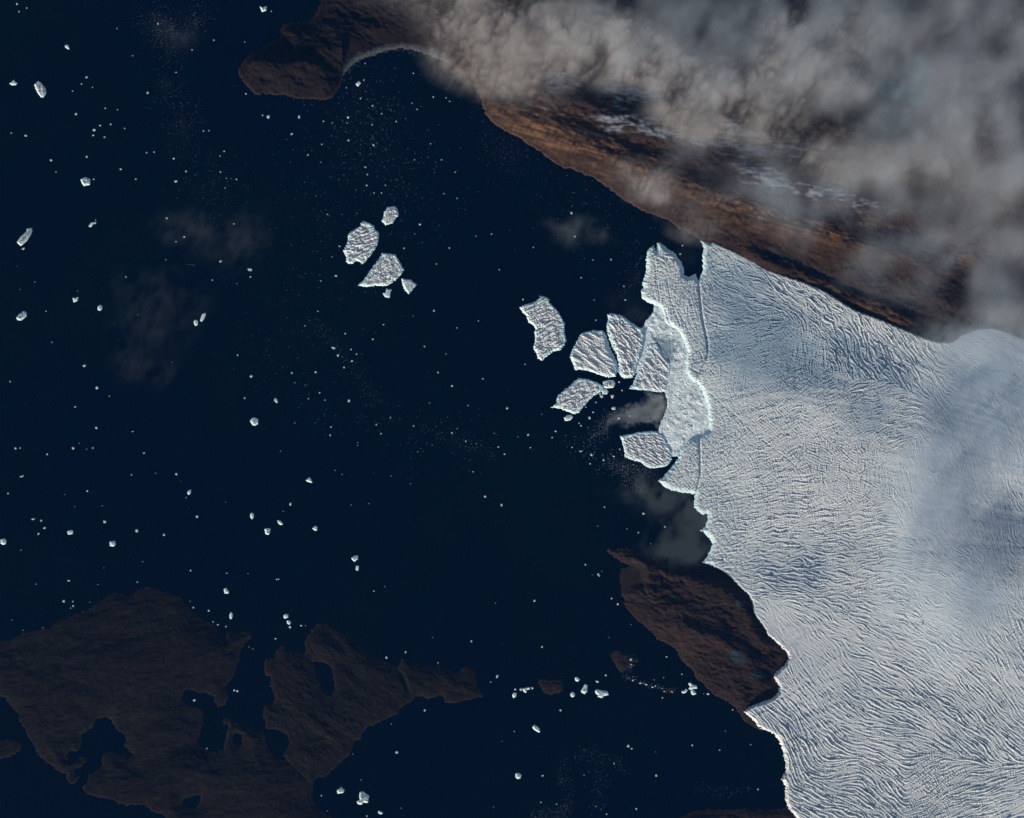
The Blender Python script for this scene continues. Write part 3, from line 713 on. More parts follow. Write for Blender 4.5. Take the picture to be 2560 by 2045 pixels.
medium = [
    (T(2, 1, (765, 1490), (810, 1478), (850, 1480), (865, 1500), (850, 1535), (790, 1540), (770, 1525)), 'white block of ice at the tip of the slanted leaf berg', 30),
    (T(2, 1, (760, 1562), (790, 1550), (805, 1570), (795, 1588), (765, 1588)), 'small bluish chunk just below the white block at the leaf berg tip', 16),
    (T(2, 2, (440, 70), (465, 52), (495, 48), (508, 65), (490, 85), (450, 92)), 'small bean shaped iceberg just under the slanted leaf berg', 20),
    (T(0, 0, (290, 715), (320, 685), (345, 700), (380, 745), (385, 780), (365, 815), (345, 815), (315, 775)), 'oval streaked iceberg alone in the open western sea', 34),
    (T(0, 0, (680, 1510), (720, 1492), (757, 1510), (752, 1552), (705, 1560), (688, 1535)), 'five sided iceberg with a hollow blue centre', 30),
    (T(0, 0, (85, 700), (100, 692), (115, 675), (125, 690), (140, 700), (130, 713), (95, 713)), 'tiny crown shaped iceberg beside the oval streaked berg', 24),
    (T(0, 0, (548, 388), (562, 378), (574, 388), (579, 412), (566, 404), (556, 402)), 'small hooked white berg north of the oval streaked berg', 18),
    (T(1, 0, (36, 58), (52, 66), (88, 55), (82, 88), (52, 98), (44, 78)), 'white heart shaped iceberg northwest of the dark cape', 26),
    (T(1, 0, (842, 708), (862, 686), (874, 700), (856, 724)), 'small split white berg in the bay beside the cape', 22),
    (T(0, 1, (145, 315), (180, 265), (225, 225), (228, 205), (265, 198), (268, 225), (250, 262), (225, 300), (175, 345)), 'long narrow jagged iceberg with dark blue hollows', 36),
    (T(0, 1, (140, 950), (165, 920), (200, 895), (220, 908), (221, 935), (200, 955), (175, 970), (150, 968)), 'lone cream coloured oval iceberg south of the long jagged berg', 32),
    (T(0, 1, (615, 785), (635, 788), (655, 778), (648, 805), (622, 815)), 'small shield shaped berg with a shaded blue top', 20),
    (T(0, 1, (824, 858), (840, 846), (856, 852), (855, 875), (840, 887), (826, 884)), 'small rounded rugged berg beside a faint wisp of cloud', 24),
    (T(0, 1, (750, 180), (772, 150), (786, 153), (764, 184)), 'short bar shaped berg touching a round one', 16),
    (T(0, 1, (1686, 972), (1702, 922), (1722, 914), (1726, 926), (1708, 965), (1694, 977)), 'slim capsule shaped berg with a bright lower tip', 18),
    (T(0, 1, (1632, 980), (1646, 972), (1660, 982), (1658, 1008), (1644, 1014), (1634, 1000)), 'small barrel shaped berg beside the slim capsule berg', 16),
    (T(0, 2, (2105, 98), (2120, 76), (2140, 70), (2165, 85), (2166, 118), (2145, 132), (2125, 128)), 'round pale iceberg like a pebble in the middle of the open sea', 22),
    (T(0, 2, (8, 1095), (35, 1088), (50, 1100), (46, 1128), (24, 1132), (8, 1124)), 'grey rounded rugged berg southwest of the flattened twin lobed berg', 22),
    (T(0, 2, (925, 1112), (965, 1108), (967, 1135), (955, 1147), (928, 1144)), 'bright square berg north of the big dark island', 26),
    (T(0, 2, (570, 1025), (590, 1016), (612, 1020), (608, 1042), (575, 1046)), 'flattened twin lobed grey berg west of the bright square berg', 20),
    (T(0, 2, (2108, 880), (2118, 869), (2131, 880), (2130, 905), (2118, 917), (2106, 900)), 'upright white egg shaped berg with a dark fold', 26),
    (T(0, 2, (1885, 1510), (1900, 1502), (1910, 1518), (1922, 1530), (1918, 1543), (1890, 1542)), 'small berg of two bright lumps off the big dark island', 24),
    (T(0, 2, (1578, 700), (1590, 682), (1604, 678), (1598, 704), (1584, 712)), 'small slanted white berg with a lit southern foot', 20),
    (T(1, 2, (424, 595), (447, 573), (456, 580), (468, 612), (440, 606)), 'bright white triangular berg on the empty central sea', 24),
    (T(1, 2, (76, 1005), (95, 1000), (118, 1004), (112, 1035), (102, 1050), (82, 1045)), 'berg with three bright bands like a stacked barrel', 28),
    (T(1, 2, (184, 934), (205, 940), (222, 962), (205, 967), (192, 956)), 'small diamond shaped white berg above the banded barrel berg', 18),
    (T(1, 2, (478, 1000), (498, 982), (512, 990), (510, 1012), (495, 1014)), 'small cone shaped berg east of the banded barrel berg', 20),
    (T(1, 2, (805, 1250), (830, 1230), (854, 1232), (852, 1255), (830, 1275), (815, 1268)), 'rounded triangular berg with a lit southern rim above a peanut berg', 24),
    (T(1, 2, (842, 1338), (846, 1318), (858, 1314), (862, 1330), (856, 1348), (844, 1346)), 'peanut shaped berg under the rounded triangular berg', 18),
    (T(2, 3, (532, 545), (545, 538), (565, 558), (552, 573), (536, 566)), 'small white berg shaped like a tooth east of the squarish islet', 22),
    (T(2, 3, (582, 655), (598, 628), (612, 602), (630, 604), (630, 632), (628, 660), (610, 675), (592, 668)), 'long lumpy white berg east of the squarish islet', 26),
    (T(2, 3, (494, 678), (508, 664), (523, 675), (522, 696), (506, 703), (496, 694)), 'plump white berg close to the squarish islet', 22),
    (T(2, 3, (700, 655), (712, 644), (760, 655), (800, 660), (807, 685), (770, 692), (755, 708), (725, 700), (730, 688), (708, 675)), 'wide flat blue topped berg with a bright southern lip', 22),
    (T(2, 3, (175, 958), (188, 942), (208, 952), (230, 975), (230, 1000), (212, 992), (185, 975)), 'smooth pale torpedo shaped berg in the southern fjord', 24),
    (T(2, 3, (32, 1352), (52, 1346), (75, 1362), (68, 1385), (45, 1391), (34, 1378)), 'white heart shaped berg with a small dark pit', 22),
    (T(2, 3, (5, 690), (18, 672), (36, 674), (30, 698), (12, 710)), 'crescent shaped bluish berg west of the squarish islet', 18),
    (T(2, 3, (92, 638), (120, 630), (148, 626), (146, 636), (122, 642), (116, 668), (100, 656)), 'forked splinter shaped berg beside the squarish islet', 18),
    (T(2, 3, (1486, 590), (1500, 586), (1520, 605), (1548, 608), (1555, 630), (1530, 632), (1508, 640), (1488, 636), (1500, 615)), 'sprawling star shaped berg off the striped peninsula', 22),
    (T(2, 3, (1506, 655), (1520, 645), (1534, 660), (1545, 676), (1530, 684), (1512, 682)), 'bright compact berg directly below the sprawling star berg', 24),
    (T(2, 3, (1430, 660), (1450, 655), (1462, 642), (1472, 648), (1460, 665), (1438, 670)), 'small bent berg west of the sprawling star berg', 16),
    (T(1, 3, (236, 20), (250, 8), (268, 14), (266, 34), (246, 42), (236, 36)), 'topmost of three bergs in a line off the eastern island', 24),
    (T(1, 3, (262, 66), (278, 64), (290, 78), (280, 92), (266, 86)), 'middle of three bergs in a line off the eastern island', 20),
    (T(1, 3, (684, 1490), (715, 1465), (740, 1488), (732, 1508), (686, 1514)), 'bright house shaped berg in the southern bay', 34),
    (T(1, 3, (875, 1508), (900, 1502), (920, 1518), (948, 1535), (942, 1560), (938, 1590), (922, 1592), (905, 1586), (888, 1606), (855, 1602), (852, 1585), (875, 1568), (870, 1545)),
     'large lumpy white berg with a stepped top in the southern bay', 30),
    (T(1, 3, (1030, 1666), (1045, 1668), (1062, 1680), (1050, 1686), (1034, 1680)), 'small flat sliver berg southeast of the lumpy stepped berg', 12),
    (T(0, 3, (1934, 12), (1942, -4), (1952, 6), (1950, 32), (1940, 47), (1932, 30)), 'tall thin white berg off the north tip of the big island', 22),
]
for i, (p, lab, hh) in enumerate(medium):
    berg('iceberg', p, lab, MED, style='smooth', amp=0.28 * hh, seed=300 + 7 * i, height=hh, cliff=0.95 * hh, step=5.0, ragged=3.0, tint=(0.80, 0.81, 0.80) if i % 3 else (0.84, 0.80, 0.76))

# ---------------------------------------------------------------- small fragments: eight shapes, many pieces
def fragment_mesh(k):
    r = np.random.default_rng(900 + k)
    n = 9 + k % 3
    ang = np.sort(np.linspace(0, 2 * math.pi, n, endpoint=False) + r.uniform(-0.25, 0.25, n))
    rad = r.uniform(0.72, 1.12, n)
    v, f = [], []
    for lev, (s, z) in enumerate(((1.0, -0.35), (1.0, 0.06), (0.72, 0.42 + 0.1 * (k % 2)))):
        for a_, q_ in zip(ang, rad):
            v.append((math.cos(a_) * q_ * s * (1 if k % 4 else 1.0), math.sin(a_) * q_ * s, z + (r.uniform(-0.12, 0.16) if lev == 2 else 0)))
    v.append((r.uniform(-0.2, 0.2), r.uniform(-0.2, 0.2), 0.55 + 0.15 * r.uniform()))
    for lev in range(2):
        for i in range(n):
            a_, b_ = lev * n + i, lev * n + (i + 1) % n
            f += [(a_, b_, b_ + n), (a_, b_ + n, a_ + n)]
    for i in range(n):
        f.append((2 * n + i, 2 * n + (i + 1) % n, 3 * n))
    me = bpy.data.meshes.new('ice_fragment')
    me.from_pydata(v, [], f)
    me.materials.append(M_FRAG)
    me.update()
    return me


FRAG = [fragment_mesh(k) for k in range(8)]


LANDMARKS = [(A, 'the concave crevassed berg'), (Bp, 'the furrowed berg'), (Ep, 'the slanted leaf berg'), (Hp, 'the rounded crevassed berg'), (Ip, 'the upright oval berg'), (Jp, 'the wedge shaped berg'),
             (Kp, 'the fused slab berg'), (Lp, 'the tilted triangular berg')]
SHORT = {3: 'the oval streaked berg', 4: 'the five sided berg', 5: 'the crown shaped berg', 7: 'the heart shaped berg by the cape', 8: 'the split white berg', 9: 'the long jagged berg', 10: 'the cream oval berg',
         11: 'the shield shaped berg', 12: 'the rugged round berg', 13: 'the bar shaped berg', 14: 'the capsule berg', 16: 'the pebble shaped berg', 18: 'the bright square berg', 19: 'the twin lobed berg', 20: 'the egg shaped berg',
         21: 'the two lump berg', 22: 'the slanted white berg', 23: 'the white triangle berg', 24: 'the banded barrel berg', 27: 'the rounded triangle berg', 30: 'the long lumpy berg', 32: 'the flat blue topped berg',
         33: 'the torpedo berg', 34: 'the pitted heart berg', 36: 'the forked splinter berg', 37: 'the sprawling star berg', 40: 'the topmost berg of three in line', 42: 'the house shaped berg', 43: 'the stepped lumpy berg', 45: 'the tall thin berg'}
LANDMARKS += [(medium[k][0], v) for k, v in SHORT.items()]
LANDMARKS += [(ISLETS[0][0], 'the squarish islet'), (ISLETS[1][0], 'the wedge shaped islet'), ([(820, 150)], 'the neck of the cape'), ([(640, 215)], 'the south cliff of the cape'), ([(1060, 150)], 'the grey sand spit'),
              ([(1230, 310)], 'the rusty shore'), ([(1420, 420)], 'the shore below the rusty flank'), ([(1590, 640)], 'the ice tongue'), ([(1560, 1200)], 'the grey ice wisps'), ([(1530, 1370)], 'the tip of the striped peninsula'),
              ([(1590, 1540)], 'the shore of the striped peninsula'), ([(1950, 1950)], 'the southern ice cliff'), ([(530, 1610)], 'the channel between the dark islands'), ([(170, 1560)], 'the north shore of the big island'),
              ([(980, 1650)], 'the tail of the eastern island'), ([(1690, 1360)], 'the sea smoke')]
LMC = np.array([np.mean(np.array(p), 0) for p, _ in LANDMARKS])


def zone(px, py, rx, ry):
    dv = np.array((px, py)) - LMC
    k = int(np.argmin((dv ** 2).sum(1)))
    dist = math.hypot(*dv[k])
    ang = math.degrees(math.atan2(-dv[k][1], dv[k][0])) % 360
    way = ('east', 'northeast', 'north', 'northwest', 'west', 'southwest', 'south', 'southeast')[int((ang + 22.5) // 45) % 8]
    look = 'elongated white ice fragment' if max(rx, ry) > 1.45 * min(rx, ry) else ('chunky white ice fragment' if rx > 27 else ('small white ice fragment' if rx > 17 else 'tiny white ice fragment'))
    far = 'close ' if dist < 32 else ('' if dist < 85 else 'well ')
    return f'{look} {far}{way} of {LANDMARKS[k][1]}', 'small ice fragments adrift on the sea'


def frag_list(c, r, *rows):
    out = []
    for row in rows:
        x, y, rx = row[:3]
        ry = row[3] if len(row) > 3 else rx
        (px, py), = T(c, r, (x, y))
        out.append((px, py, rx / K * 10, ry / K * 10))
    return out


SMALL = (
    frag_list(2, 1, (755, 1610, 14), (845, 1610, 14, 17), (740, 1590, 9), (855, 1710, 18, 14), (500, 70, 9), (528, 268, 8), (1415, 415, 10), (1433, 342, 7), (833, 460, 7), (952, 800, 7), (93, 795, 7),
              (582, 613, 6), (180, 358, 5), (110, 1340, 5), (900, 1490, 8), (705, 970, 6), (925, 1560, 6), (940, 685, 6), (690, 800, 5), (680, 463, 5), (705, 1660, 6), (620, 1700, 6)) +
    frag_list(0, 0, (143, 32, 8), (225, 67, 6), (160, 97, 6), (728, 648, 10), (640, 958, 10), (842, 1055, 10, 7), (790, 1093, 14, 10), (785, 1137, 8), (930, 1045, 7), (880, 1152, 9, 6), (217, 1140, 12, 8),
              (95, 1118, 7), (430, 1347, 12, 9), (730, 1318, 9), (1015, 1422, 9, 7), (1142, 1505, 7), (1477, 1525, 13, 9), (1460, 1333, 8), (1242, 780, 10), (1563, 1441, 7), (2067, 789, 8), (1295, 1278, 6),
              (1233, 1284, 6), (1797, 338, 6), (1614, 418, 6), (885, 910, 6), (988, 922, 5), (1115, 468, 5), (778, 735, 5), (610, 765, 5), (470, 1446, 5), (1710, 1101, 6), (1757, 1098, 6), (1850, 1312, 5),
              (1885, 1272, 6), (1853, 1447, 6), (1988, 1508, 7), (1902, 1499, 5), (1892, 1580, 5), (685, 705, 6), (788, 1506, 6), (1328, 200, 8), (1480, 608, 5), (983, 240, 5), (2057, 353, 5), (1048, 1080, 5)) +
    frag_list(1, 0, (103, 980, 15), (55, 969, 6), (363, 980, 9, 18), (300, 1127, 12, 8), (773, 987, 10), (980, 890, 7), (1178, 1022, 6), (778, 1180, 7), (987, 1220, 8), (920, 1406, 7), (930, 1559, 7),
              (1088, 1558, 6), (1323, 616, 6), (1490, 816, 6), (1674, 1447, 5), (553, 1214, 6), (567, 1019, 6), (437, 1302, 6), (907, 672, 7), (1057, 956, 6), (918, 533, 5), (640, 1034, 5), (765, 1034, 5),
              (1598, 822, 5), (1628, 852, 5), (1468, 1208, 5), (1560, 1343, 5), (1580, 1628, 5), (1690, 1667, 5), (545, 1364, 5), (760, 737, 5), (878, 828, 6), (976, 1050, 6), (1055, 1622, 6), (992, 1622, 5),
              (130, 95, 5), (1332, 1343, 5), (1354, 919, 5), (937, 1467, 6), (1312, 868, 5)) +
    frag_list(0, 1, (1402, 113, 8), (1550, 270, 8), (1479, 310, 6), (1966, 160, 7), (1785, 632, 6), (1997, 1265, 7), (2112, 1442, 11), (2057, 1625, 7), (632, 1698, 8, 6), (1058, 607, 6), (198, 368, 14, 9),
              (388, 895, 5), (85, 1485, 6), (800, 152, 11), (803, 127, 5), (2100, 545, 20, 11), (710, 1353, 14, 10), (815, 1537, 12), (1855, 475, 14, 10), (2105, 607, 7), (1393, 461, 5), (292, 648, 4.5),
              (436, 1156, 5), (920, 1609, 5), (1446, 1324, 4.5), (166, 709, 4.5), (1991, 662, 4.5), (652, 725, 4.5), (1158, 925, 4.5)) +
    frag_list(1, 1, (1378, 165, 11, 8), (650, 1203, 16, 8), (688, 1267, 9), (741, 1367, 9), (807, 1313, 10, 7), (502, 1407, 8), (302, 1414, 8), (782, 1648, 9, 13), (1648, 1522, 9), (1497, 890, 8), (750, 1083, 8),
              (982, 1130, 7), (1530, 1409, 7), (1908, 1462, 6), (672, 597, 13, 9), (703, 348, 10, 5), (600, 80, 5), (2046, 545, 5), (1783, 1687, 6), (2112, 1710, 9), (520, 895, 6), (1245, 366, 6, 10),
              (1417, 1191, 6), (1690, 1034, 5), (1072, 1007, 8, 5), (168, 1643, 14, 25), (1980, 245, 6), (1625, 362, 6), (545, 640, 7, 4), (800, 1216, 6), (845, 1255, 6), (1870, 975, 5), (1598, 1252, 5),
              (1517, 497, 5), (1848, 264, 5), (412, 1017, 5), (535, 1580, 6), (440, 1630, 6), (580, 1642, 5), (1322, 933, 5), (638, 438, 5), (1335, 244, 5), (850, 71, 5), (326, 1496, 5), (1458, 1667, 5)) +
    frag_list(0, 2, (880, 942, 13, 11), (1150, 1018, 13), (537, 1610, 13), (1657, 900, 10), (615, 323, 11), (810, 152, 9, 13), (398, 375, 8), (185, 560, 19, 6), (1482, 541, 10), (280, 920, 15, 7),
              (375, 995, 11, 7), (347, 933, 8), (323, 1043, 7, 11), (130, 326, 9), (1380, 1052, 10), (578, 1438, 11, 6), (735, 684, 8), (1115, 184, 11, 4), (1210, 365, 9, 5), (1755, 1690, 10),
              (1626, 1664, 7), (1602, 1352, 6, 10), (615, 1650, 8), (1155, 1450, 7), (1565, 740, 5), (1105, 548, 6), (1310, 535, 5), (612, 1613, 6), (594, 1668, 5), (755, 1618, 6, 4), (1906, 1375, 6),
              (2085, 1378, 5), (1597, 1612, 5), (860, 808, 5), (1200, 1278, 5), (630, 816, 5), (780, 322, 7, 5), (728, 333, 5), (667, 282, 5), (170, 323, 6), (1898, 777, 5), (873, 1330, 5), (822, 1471, 5),
              (177, 1182, 5), (68, 705, 6), (302, 1467, 5), (543, 713, 5), (1943, 1716, 9)) +
    frag_list(1, 2, (290, 795, 9, 14), (172, 1427, 6), (190, 1426, 6), (1926, 730, 10), (2065, 802, 8, 12), (2090, 375, 7), (1130, 67, 6), (1765, 267, 6), (2037, 313, 7, 5), (228, 855, 5), (624, 215, 6, 8),
              (630, 146, 6), (666, 510, 5), (725, 543, 5), (857, 277, 5), (854, 300, 5), (1324, 139, 6), (1299, 622, 5), (991, 1526, 6), (1081, 1489, 5), (2012, 1625, 5), (1690, 160, 5), (1646, 196, 6),
              (1481, 298, 5), (1136, 559, 5), (1051, 202, 6), (1011, 127, 6), (2003, 199, 5), (1852, 285, 5), (800, 801, 5), (947, 791, 5), (326, 113, 5), (206, 348, 5), (1825, 522, 6), (1361, 355, 5)) +
    frag_list(2, 2, (1106, 875, 10), (1062, 1034, 7), (190, 1607, 11), (837, 1587, 7), (890, 1635, 8), (137, 211, 10, 8), (368, 182, 8), (580, 350, 13, 6), (667, 380, 8, 11), (855, 393, 10, 5), (652, 70, 9, 12),
              (683, 22, 9, 6), (725, 1385, 9), (618, 1303, 7), (1285, 985, 7), (155, 320, 6), (966, 1003, 5), (735, 1398, 6), (755, 1360, 5), (580, 135, 7), (565, 115, 6), (637, 150, 5), (338, 234, 6),
              (770, 425, 8), (657, 455, 6), (505, 317, 6), (907, 334, 5, 7), (778, 820, 6), (1165, 1127, 5), (50, 229, 5), (250, 38, 5), (720, 980, 5), (675, 1390, 4.5), (900, 72, 11), (993, 52, 8)) +
    frag_list(2, 3, (717, 575, 13, 9), (172, 630, 10), (75, 640, 11), (978, 1116, 12), (1007, 1138, 7), (1515, 1110, 8), (408, 815, 9), (1300, 367, 8, 6), (252, 283, 7, 9), (788, 522, 9, 6), (1212, 1365, 9),
              (1045, 1645, 9), (795, 1690, 7), (258, 1366, 9, 7), (1648, 677, 13, 10), (1612, 677, 5), (27, 640, 8), (20, 993, 5, 7), (1745, 1150, 7, 5), (2007, 1105, 6), (1793, 991, 5), (858, 1264, 6),
              (1000, 95, 5), (1000, 388, 11), (1003, 432, 6), (1265, 710, 6), (2068, 1480, 5, 7), (815, 205, 5), (243, 1590, 6), (375, 1606, 7, 4), (1855, 812, 6), (1428, 513, 6), (1275, 541, 5), (1280, 657, 7, 4),
              (1208, 1165, 5), (605, 1362, 5), (705, 1625, 5), (1016, 565, 8), (1080, 588, 10, 6), (1128, 600, 11, 7), (1180, 622, 9, 6), (1205, 612, 6), (1345, 662, 9, 4), (1195, 560, 6, 4)) +
    frag_list(1, 3, (285, 115, 11), (380, 105, 9, 6), (417, 104, 5), (1098, 373, 9, 11), (1258, 327, 7, 13), (1420, 816, 8, 11), (1183, 1170, 12), (1810, 235, 8), (2028, 530, 8, 15), (1973, 578, 6),
              (550, 1534, 7), (163, 215, 9, 5), (1484, 205, 5), (1530, 416, 6), (2070, 1076, 5), (815, 1183, 5), (883, 1400, 5), (1138, 930, 5), (600, 1662, 4.5), (1220, 1638, 5), (932, 1705, 6), (1997, 1628, 5)) +
    frag_list(0, 3, (1632, 732, 12, 9), (2127, 300, 5), (1900, 112, 9, 6), (1832, 97, 9, 5), (1792, 72, 6), (1970, 648, 9), (1995, 655, 9), (358, 121, 5), (194, 143, 5), (101, 58, 5), (2093, 283, 5), (1740, 1137, 6)))
SMALL.sort(key=lambda s: -s[2] * s[3])
rng = np.random.default_rng(77)
for i, (px, py, rx, ry) in enumerate(SMALL[:300]):
    o = bpy.data.objects.new('ice_fragment', FRAG[i % 8])
    x, y = W(px, py)
    o.location = (x, y, 0)
    s = 1.08
    o.scale = (rx * s, ry * s, 0.62 * math.sqrt(rx * ry) + 3)
    o.rotation_euler = (0, 0, rng.uniform(-0.5, 0.5) if rx != ry else rng.uniform(0, 6.28))
    col.objects.link(o)
    lab, grp = zone(px, py, rx, ry)
    tag(o, lab, 'ice fragment', grp)

# ---------------------------------------------------------------- brash ice: specks too many to count, gathered in drifts and swirls
pts = [(px, py, 0.5 * (rx + ry)) for px, py, rx, ry in SMALL[300:]]


def scatter(n, line, width, lo=2.5, hi=6.0):
    line = np.array(line, float)
    seg = np.linalg.norm(np.diff(line, axis=0), axis=1)
    cum = np.r_[0, np.cumsum(seg)]
    for t in rng.uniform(0, cum[-1], n):
        k = min(np.searchsorted(cum, t, side='right') - 1, len(seg) - 1)
        p = line[k] + (line[k + 1] - line[k]) * (t - cum[k]) / seg[k]
        off = rng.normal(0, width, 2)
        pts.append((p[0] + off[0], p[1] + off[1], lo + (1.55 * hi - lo) * rng.random() ** 3))


scatter(900, [(360, 45), (420, 75), (440, 100), (410, 125)], 24, 2.2, 5)
scatter(420, [(470, 60), (500, 40)], 22, 2.2, 5)
scatter(500, [(405, 205), (430, 230), (455, 290), (460, 350), (440, 330)], 30, 2.2, 5)
scatter(500, [(480, 400), (520, 460), (560, 500), (540, 560)], 45, 2.2, 5)
scatter(900, [(900, 200), (940, 240), (900, 300), (930, 370), (1000, 400)], 60, 2.5, 6)
scatter(700, [(800, 330), (900, 420), (980, 520), (1060, 480)], 90, 2.5, 7)
scatter(500, [(1200, 300), (1260, 400), (1290, 360), (1300, 430)], 28, 2.2, 5)
scatter(350, [(1390, 430), (1420, 500), (1500, 560), (1540, 640)], 60, 2.5, 7)
scatter(400, [(700, 560), (760, 620), (800, 720), (740, 860)], 90, 2.2, 6)
scatter(380, [(780, 800), (840, 860), (880, 930), (930, 990), (955, 1005)], 9, 2.2, 4.5)
scatter(500, [(660, 900), (800, 980), (960, 1050), (1100, 1090), (1200, 1110)], 60, 2.2, 6)
scatter(260, [(1060, 1070), (1100, 1085), (1150, 1105), (1240, 1140)], 10, 2.2, 5)
scatter(420, [(1420, 1100), (1500, 1130), (1560, 1160), (1600, 1190)], 26, 2.5, 7)
scatter(700, [(1520, 1155), (1560, 1180), (1590, 1215), (1610, 1230)], 10, 2.5, 5)
scatter(500, [(1545, 1165), (1600, 1165), (1620, 1190)], 12, 2.5, 5)
scatter(500, [(1520, 1040), (1500, 1080), (1480, 1090)], 10, 2.5, 5)
scatter(420, [(1400, 2040), (1430, 1990), (1400, 1940), (1420, 1900), (1480, 1880), (1540, 1900), (1560, 1930)], 9, 2.2, 5)
scatter(500, [(1330, 2045), (1400, 2035), (1425, 2010)], 12, 2.2, 4.5)
scatter(240, [(1490, 1900), (1500, 1960), (1490, 2040)], 12, 2.2, 5)
scatter(160, [(1740, 1975), (1800, 1980), (1880, 1970)], 9, 2.2, 5)
scatter(170, [(1560, 1690), (1590, 1700), (1620, 1712), (1680, 1728)], 4, 3, 7)
scatter(110, [(1575, 1640), (1580, 1660), (1565, 1680)], 4, 3, 6)
scatter(260, [(858, 178), (870, 160), (890, 150)], 7, 3, 6)
scatter(140, [(900, 145), (960, 130), (1000, 124), (1080, 142)], 3, 3, 6)
scatter(160, [(1600, 640), (1580, 700), (1560, 740)], 14, 2.2, 5)
for _ in range(900):
    pts.append((rng.uniform(0, 1750), rng.uniform(0, 2045), 2.4 + 5 * rng.random() ** 4))
pts = np.array(pts)
# keep specks on the water
keep = np.ones(len(pts), bool)


class Pt(Grid):
    def __init__(self, p):
        self.X = (p[:, 0][None] - 1280) * 10
        self.Y = (1022.5 - p[:, 1][None]) * 10


pg = Pt(pts)
for poly in (MAINLAND, PENINSULA, ISLAND_W, ISLAND_E, GLACIER, SOUTHLAND, A, Bp, Cp, Dp, Ep, Hp, Ip, Jp) + tuple(p for p, _ in ISLETS):
    keep &= pg.sd(world_poly(poly))[0] < -15
pts = pts[keep]
vs, fs = [], []
for px, py, r_ in pts:
    x, y = W(px, py)
    a0 = rng.uniform(0, 6.28)
    b0 = len(vs)
    for k in range(4):
        q_ = r_ * rng.uniform(0.75, 1.2)
        vs.append((x + q_ * math.cos(a0 + k * 1.57), y + q_ * math.sin(a0 + k * 1.57), -1.0))
    vs.append((x, y, 0.55 * r_))
    fs += [(b0 + k, b0 + (k + 1) % 4, b0 + 4) for k in range(4)]
tag(mesh_obj('brash_ice', np.array(vs), np.array(fs), M_BRASH, smooth_shade=False), 'specks of brash ice gathered in faint drifts over the sea', kind='stuff')


# ---------------------------------------------------------------- clouds and mist: closed bodies of vapour
def vapour_body(name, box, step, base, thick, mat, cut):
    """closed mesh from a thickness map: flat-ish underside, billowing top"""
    g, Tm = thick
    keep = Tm > cut
    kq = keep[:-1, :-1] & keep[1:, :-1] & keep[:-1, 1:] & keep[1:, 1:]
    used = np.zeros(keep.shape, bool)
    used[:-1, :-1] |= kq; used[1:, :-1] |= kq; used[:-1, 1:] |= kq; used[1:, 1:] |= kq
    # rim points get no thickness so that top and underside meet
    inner = np.zeros(keep.shape, bool)
    inner[1:-1, 1:-1] = kq[:-1, :-1] & kq[1:, :-1] & kq[:-1, 1:] & kq[1:, 1:]
    t = np.where(inner, np.maximum(Tm - cut, 1.0), 0.0)
    s = (CAM_H - base) / CAM_H
    top_i = np.full(keep.shape, -1, np.int64)
    top_i[used] = np.arange(used.sum())
    n0 = used.sum()
    bot_i = top_i.copy()
    bot_i[inner] = n0 + np.arange(inner.sum())
    zt, zb = base + t, base - 0.18 * t
    co = np.concatenate([np.stack([g.X[used] * s, g.Y[used] * s, zt[used]], 1), np.stack([g.X[inner] * s, g.Y[inner] * s, zb[inner]], 1)])
    j, i = np.nonzero(kq)
    qt = np.stack([top_i[j, i], top_i[j, i + 1], top_i[j + 1, i + 1], top_i[j + 1, i]], 1)
    qb = np.stack([bot_i[j, i], bot_i[j + 1, i], bot_i[j + 1, i + 1], bot_i[j, i + 1]], 1)
    return mesh_obj(name, co, np.concatenate([qt, qb]), mat)


def edge_fade(g, m=1500.0):
    return 1.0


CB = Grid(790, -150, 2700, 900, 34.0)
cov = np.zeros(CB.X.shape)
for px, py, rx, ry, a, v in (
        (1010, -20, 130, 70, 0, .6), (1180, 60, 130, 110, 30, .95), (1300, 160, 130, 100, 25, 1.0), (1120, 150, 70, 60, 20, .5), (1190, 205, 70, 40, 15, .55), (1400, 90, 150, 110, 30, .95), (1500, 140, 120, 90, 30, .95), (1600, 110, 110, 90, 30, .9),
        (1650, 200, 110, 80, 40, .95), (1720, 280, 90, 70, 40, .95), (1820, 220, 120, 80, 0, 1.0), (1760, 320, 60, 40, 0, .5), (1950, 130, 160, 140, 0, .85), (1900, 300, 110, 90, 0, .75), (2080, 220, 120, 110, 0, .7), (2170, 80, 170, 100, 0, .75),
        (2100, 400, 130, 80, 0, .95), (2300, 380, 140, 90, -20, .9), (2420, 200, 160, 200, 0, .95), (2520, 60, 160, 160, 0, .9), (2530, 420, 140, 130, 0, .9), (2400, 500, 120, 70, 0, .35), (2560, 620, 100, 110, 0, .5), (2250, 540, 120, 50, 10, .16),
        (2380, 720, 150, 60, 25, .2), (1640, 470, 100, 60, 10, .72), (1560, 420, 70, 40, 0, .4), (1760, 560, 80, 50, 10, .45), (1880, 480, 70, 40, 0, .3), (1700, 590, 60, 25, 20, .35),
        (2480, 790, 90, 40, 15, .35), (2570, 800, 70, 60, 0, .5)):
    cov = 1 - (1 - cov) * (1 - v * CB.blob(px, py, rx, ry, a))
for px, py, rx, ry, a, v in ((1730, 30, 90, 70, 30, .7), (1860, 110, 60, 50, 0, .30), (2230, 130, 60, 35, 0, .3), (2250, 320, 80, 40, 0, .4), (2040, 300, 50, 45, 0, .2), (1610, 250, 60, 25, 0, .45), (1480, 230, 60, 30, 20, .35)):
    cov -= v * CB.blob(px, py, rx, ry, a)
DIR = 62.0
n1 = CB.noise(700, 3200, 2.6, DIR, 1.4, 401)
n2 = CB.noise(300, 1200, 2.2, DIR, 1.3, 402)
n3 = CB.noise(140, 480, 1.9, DIR, 1.25, 403)
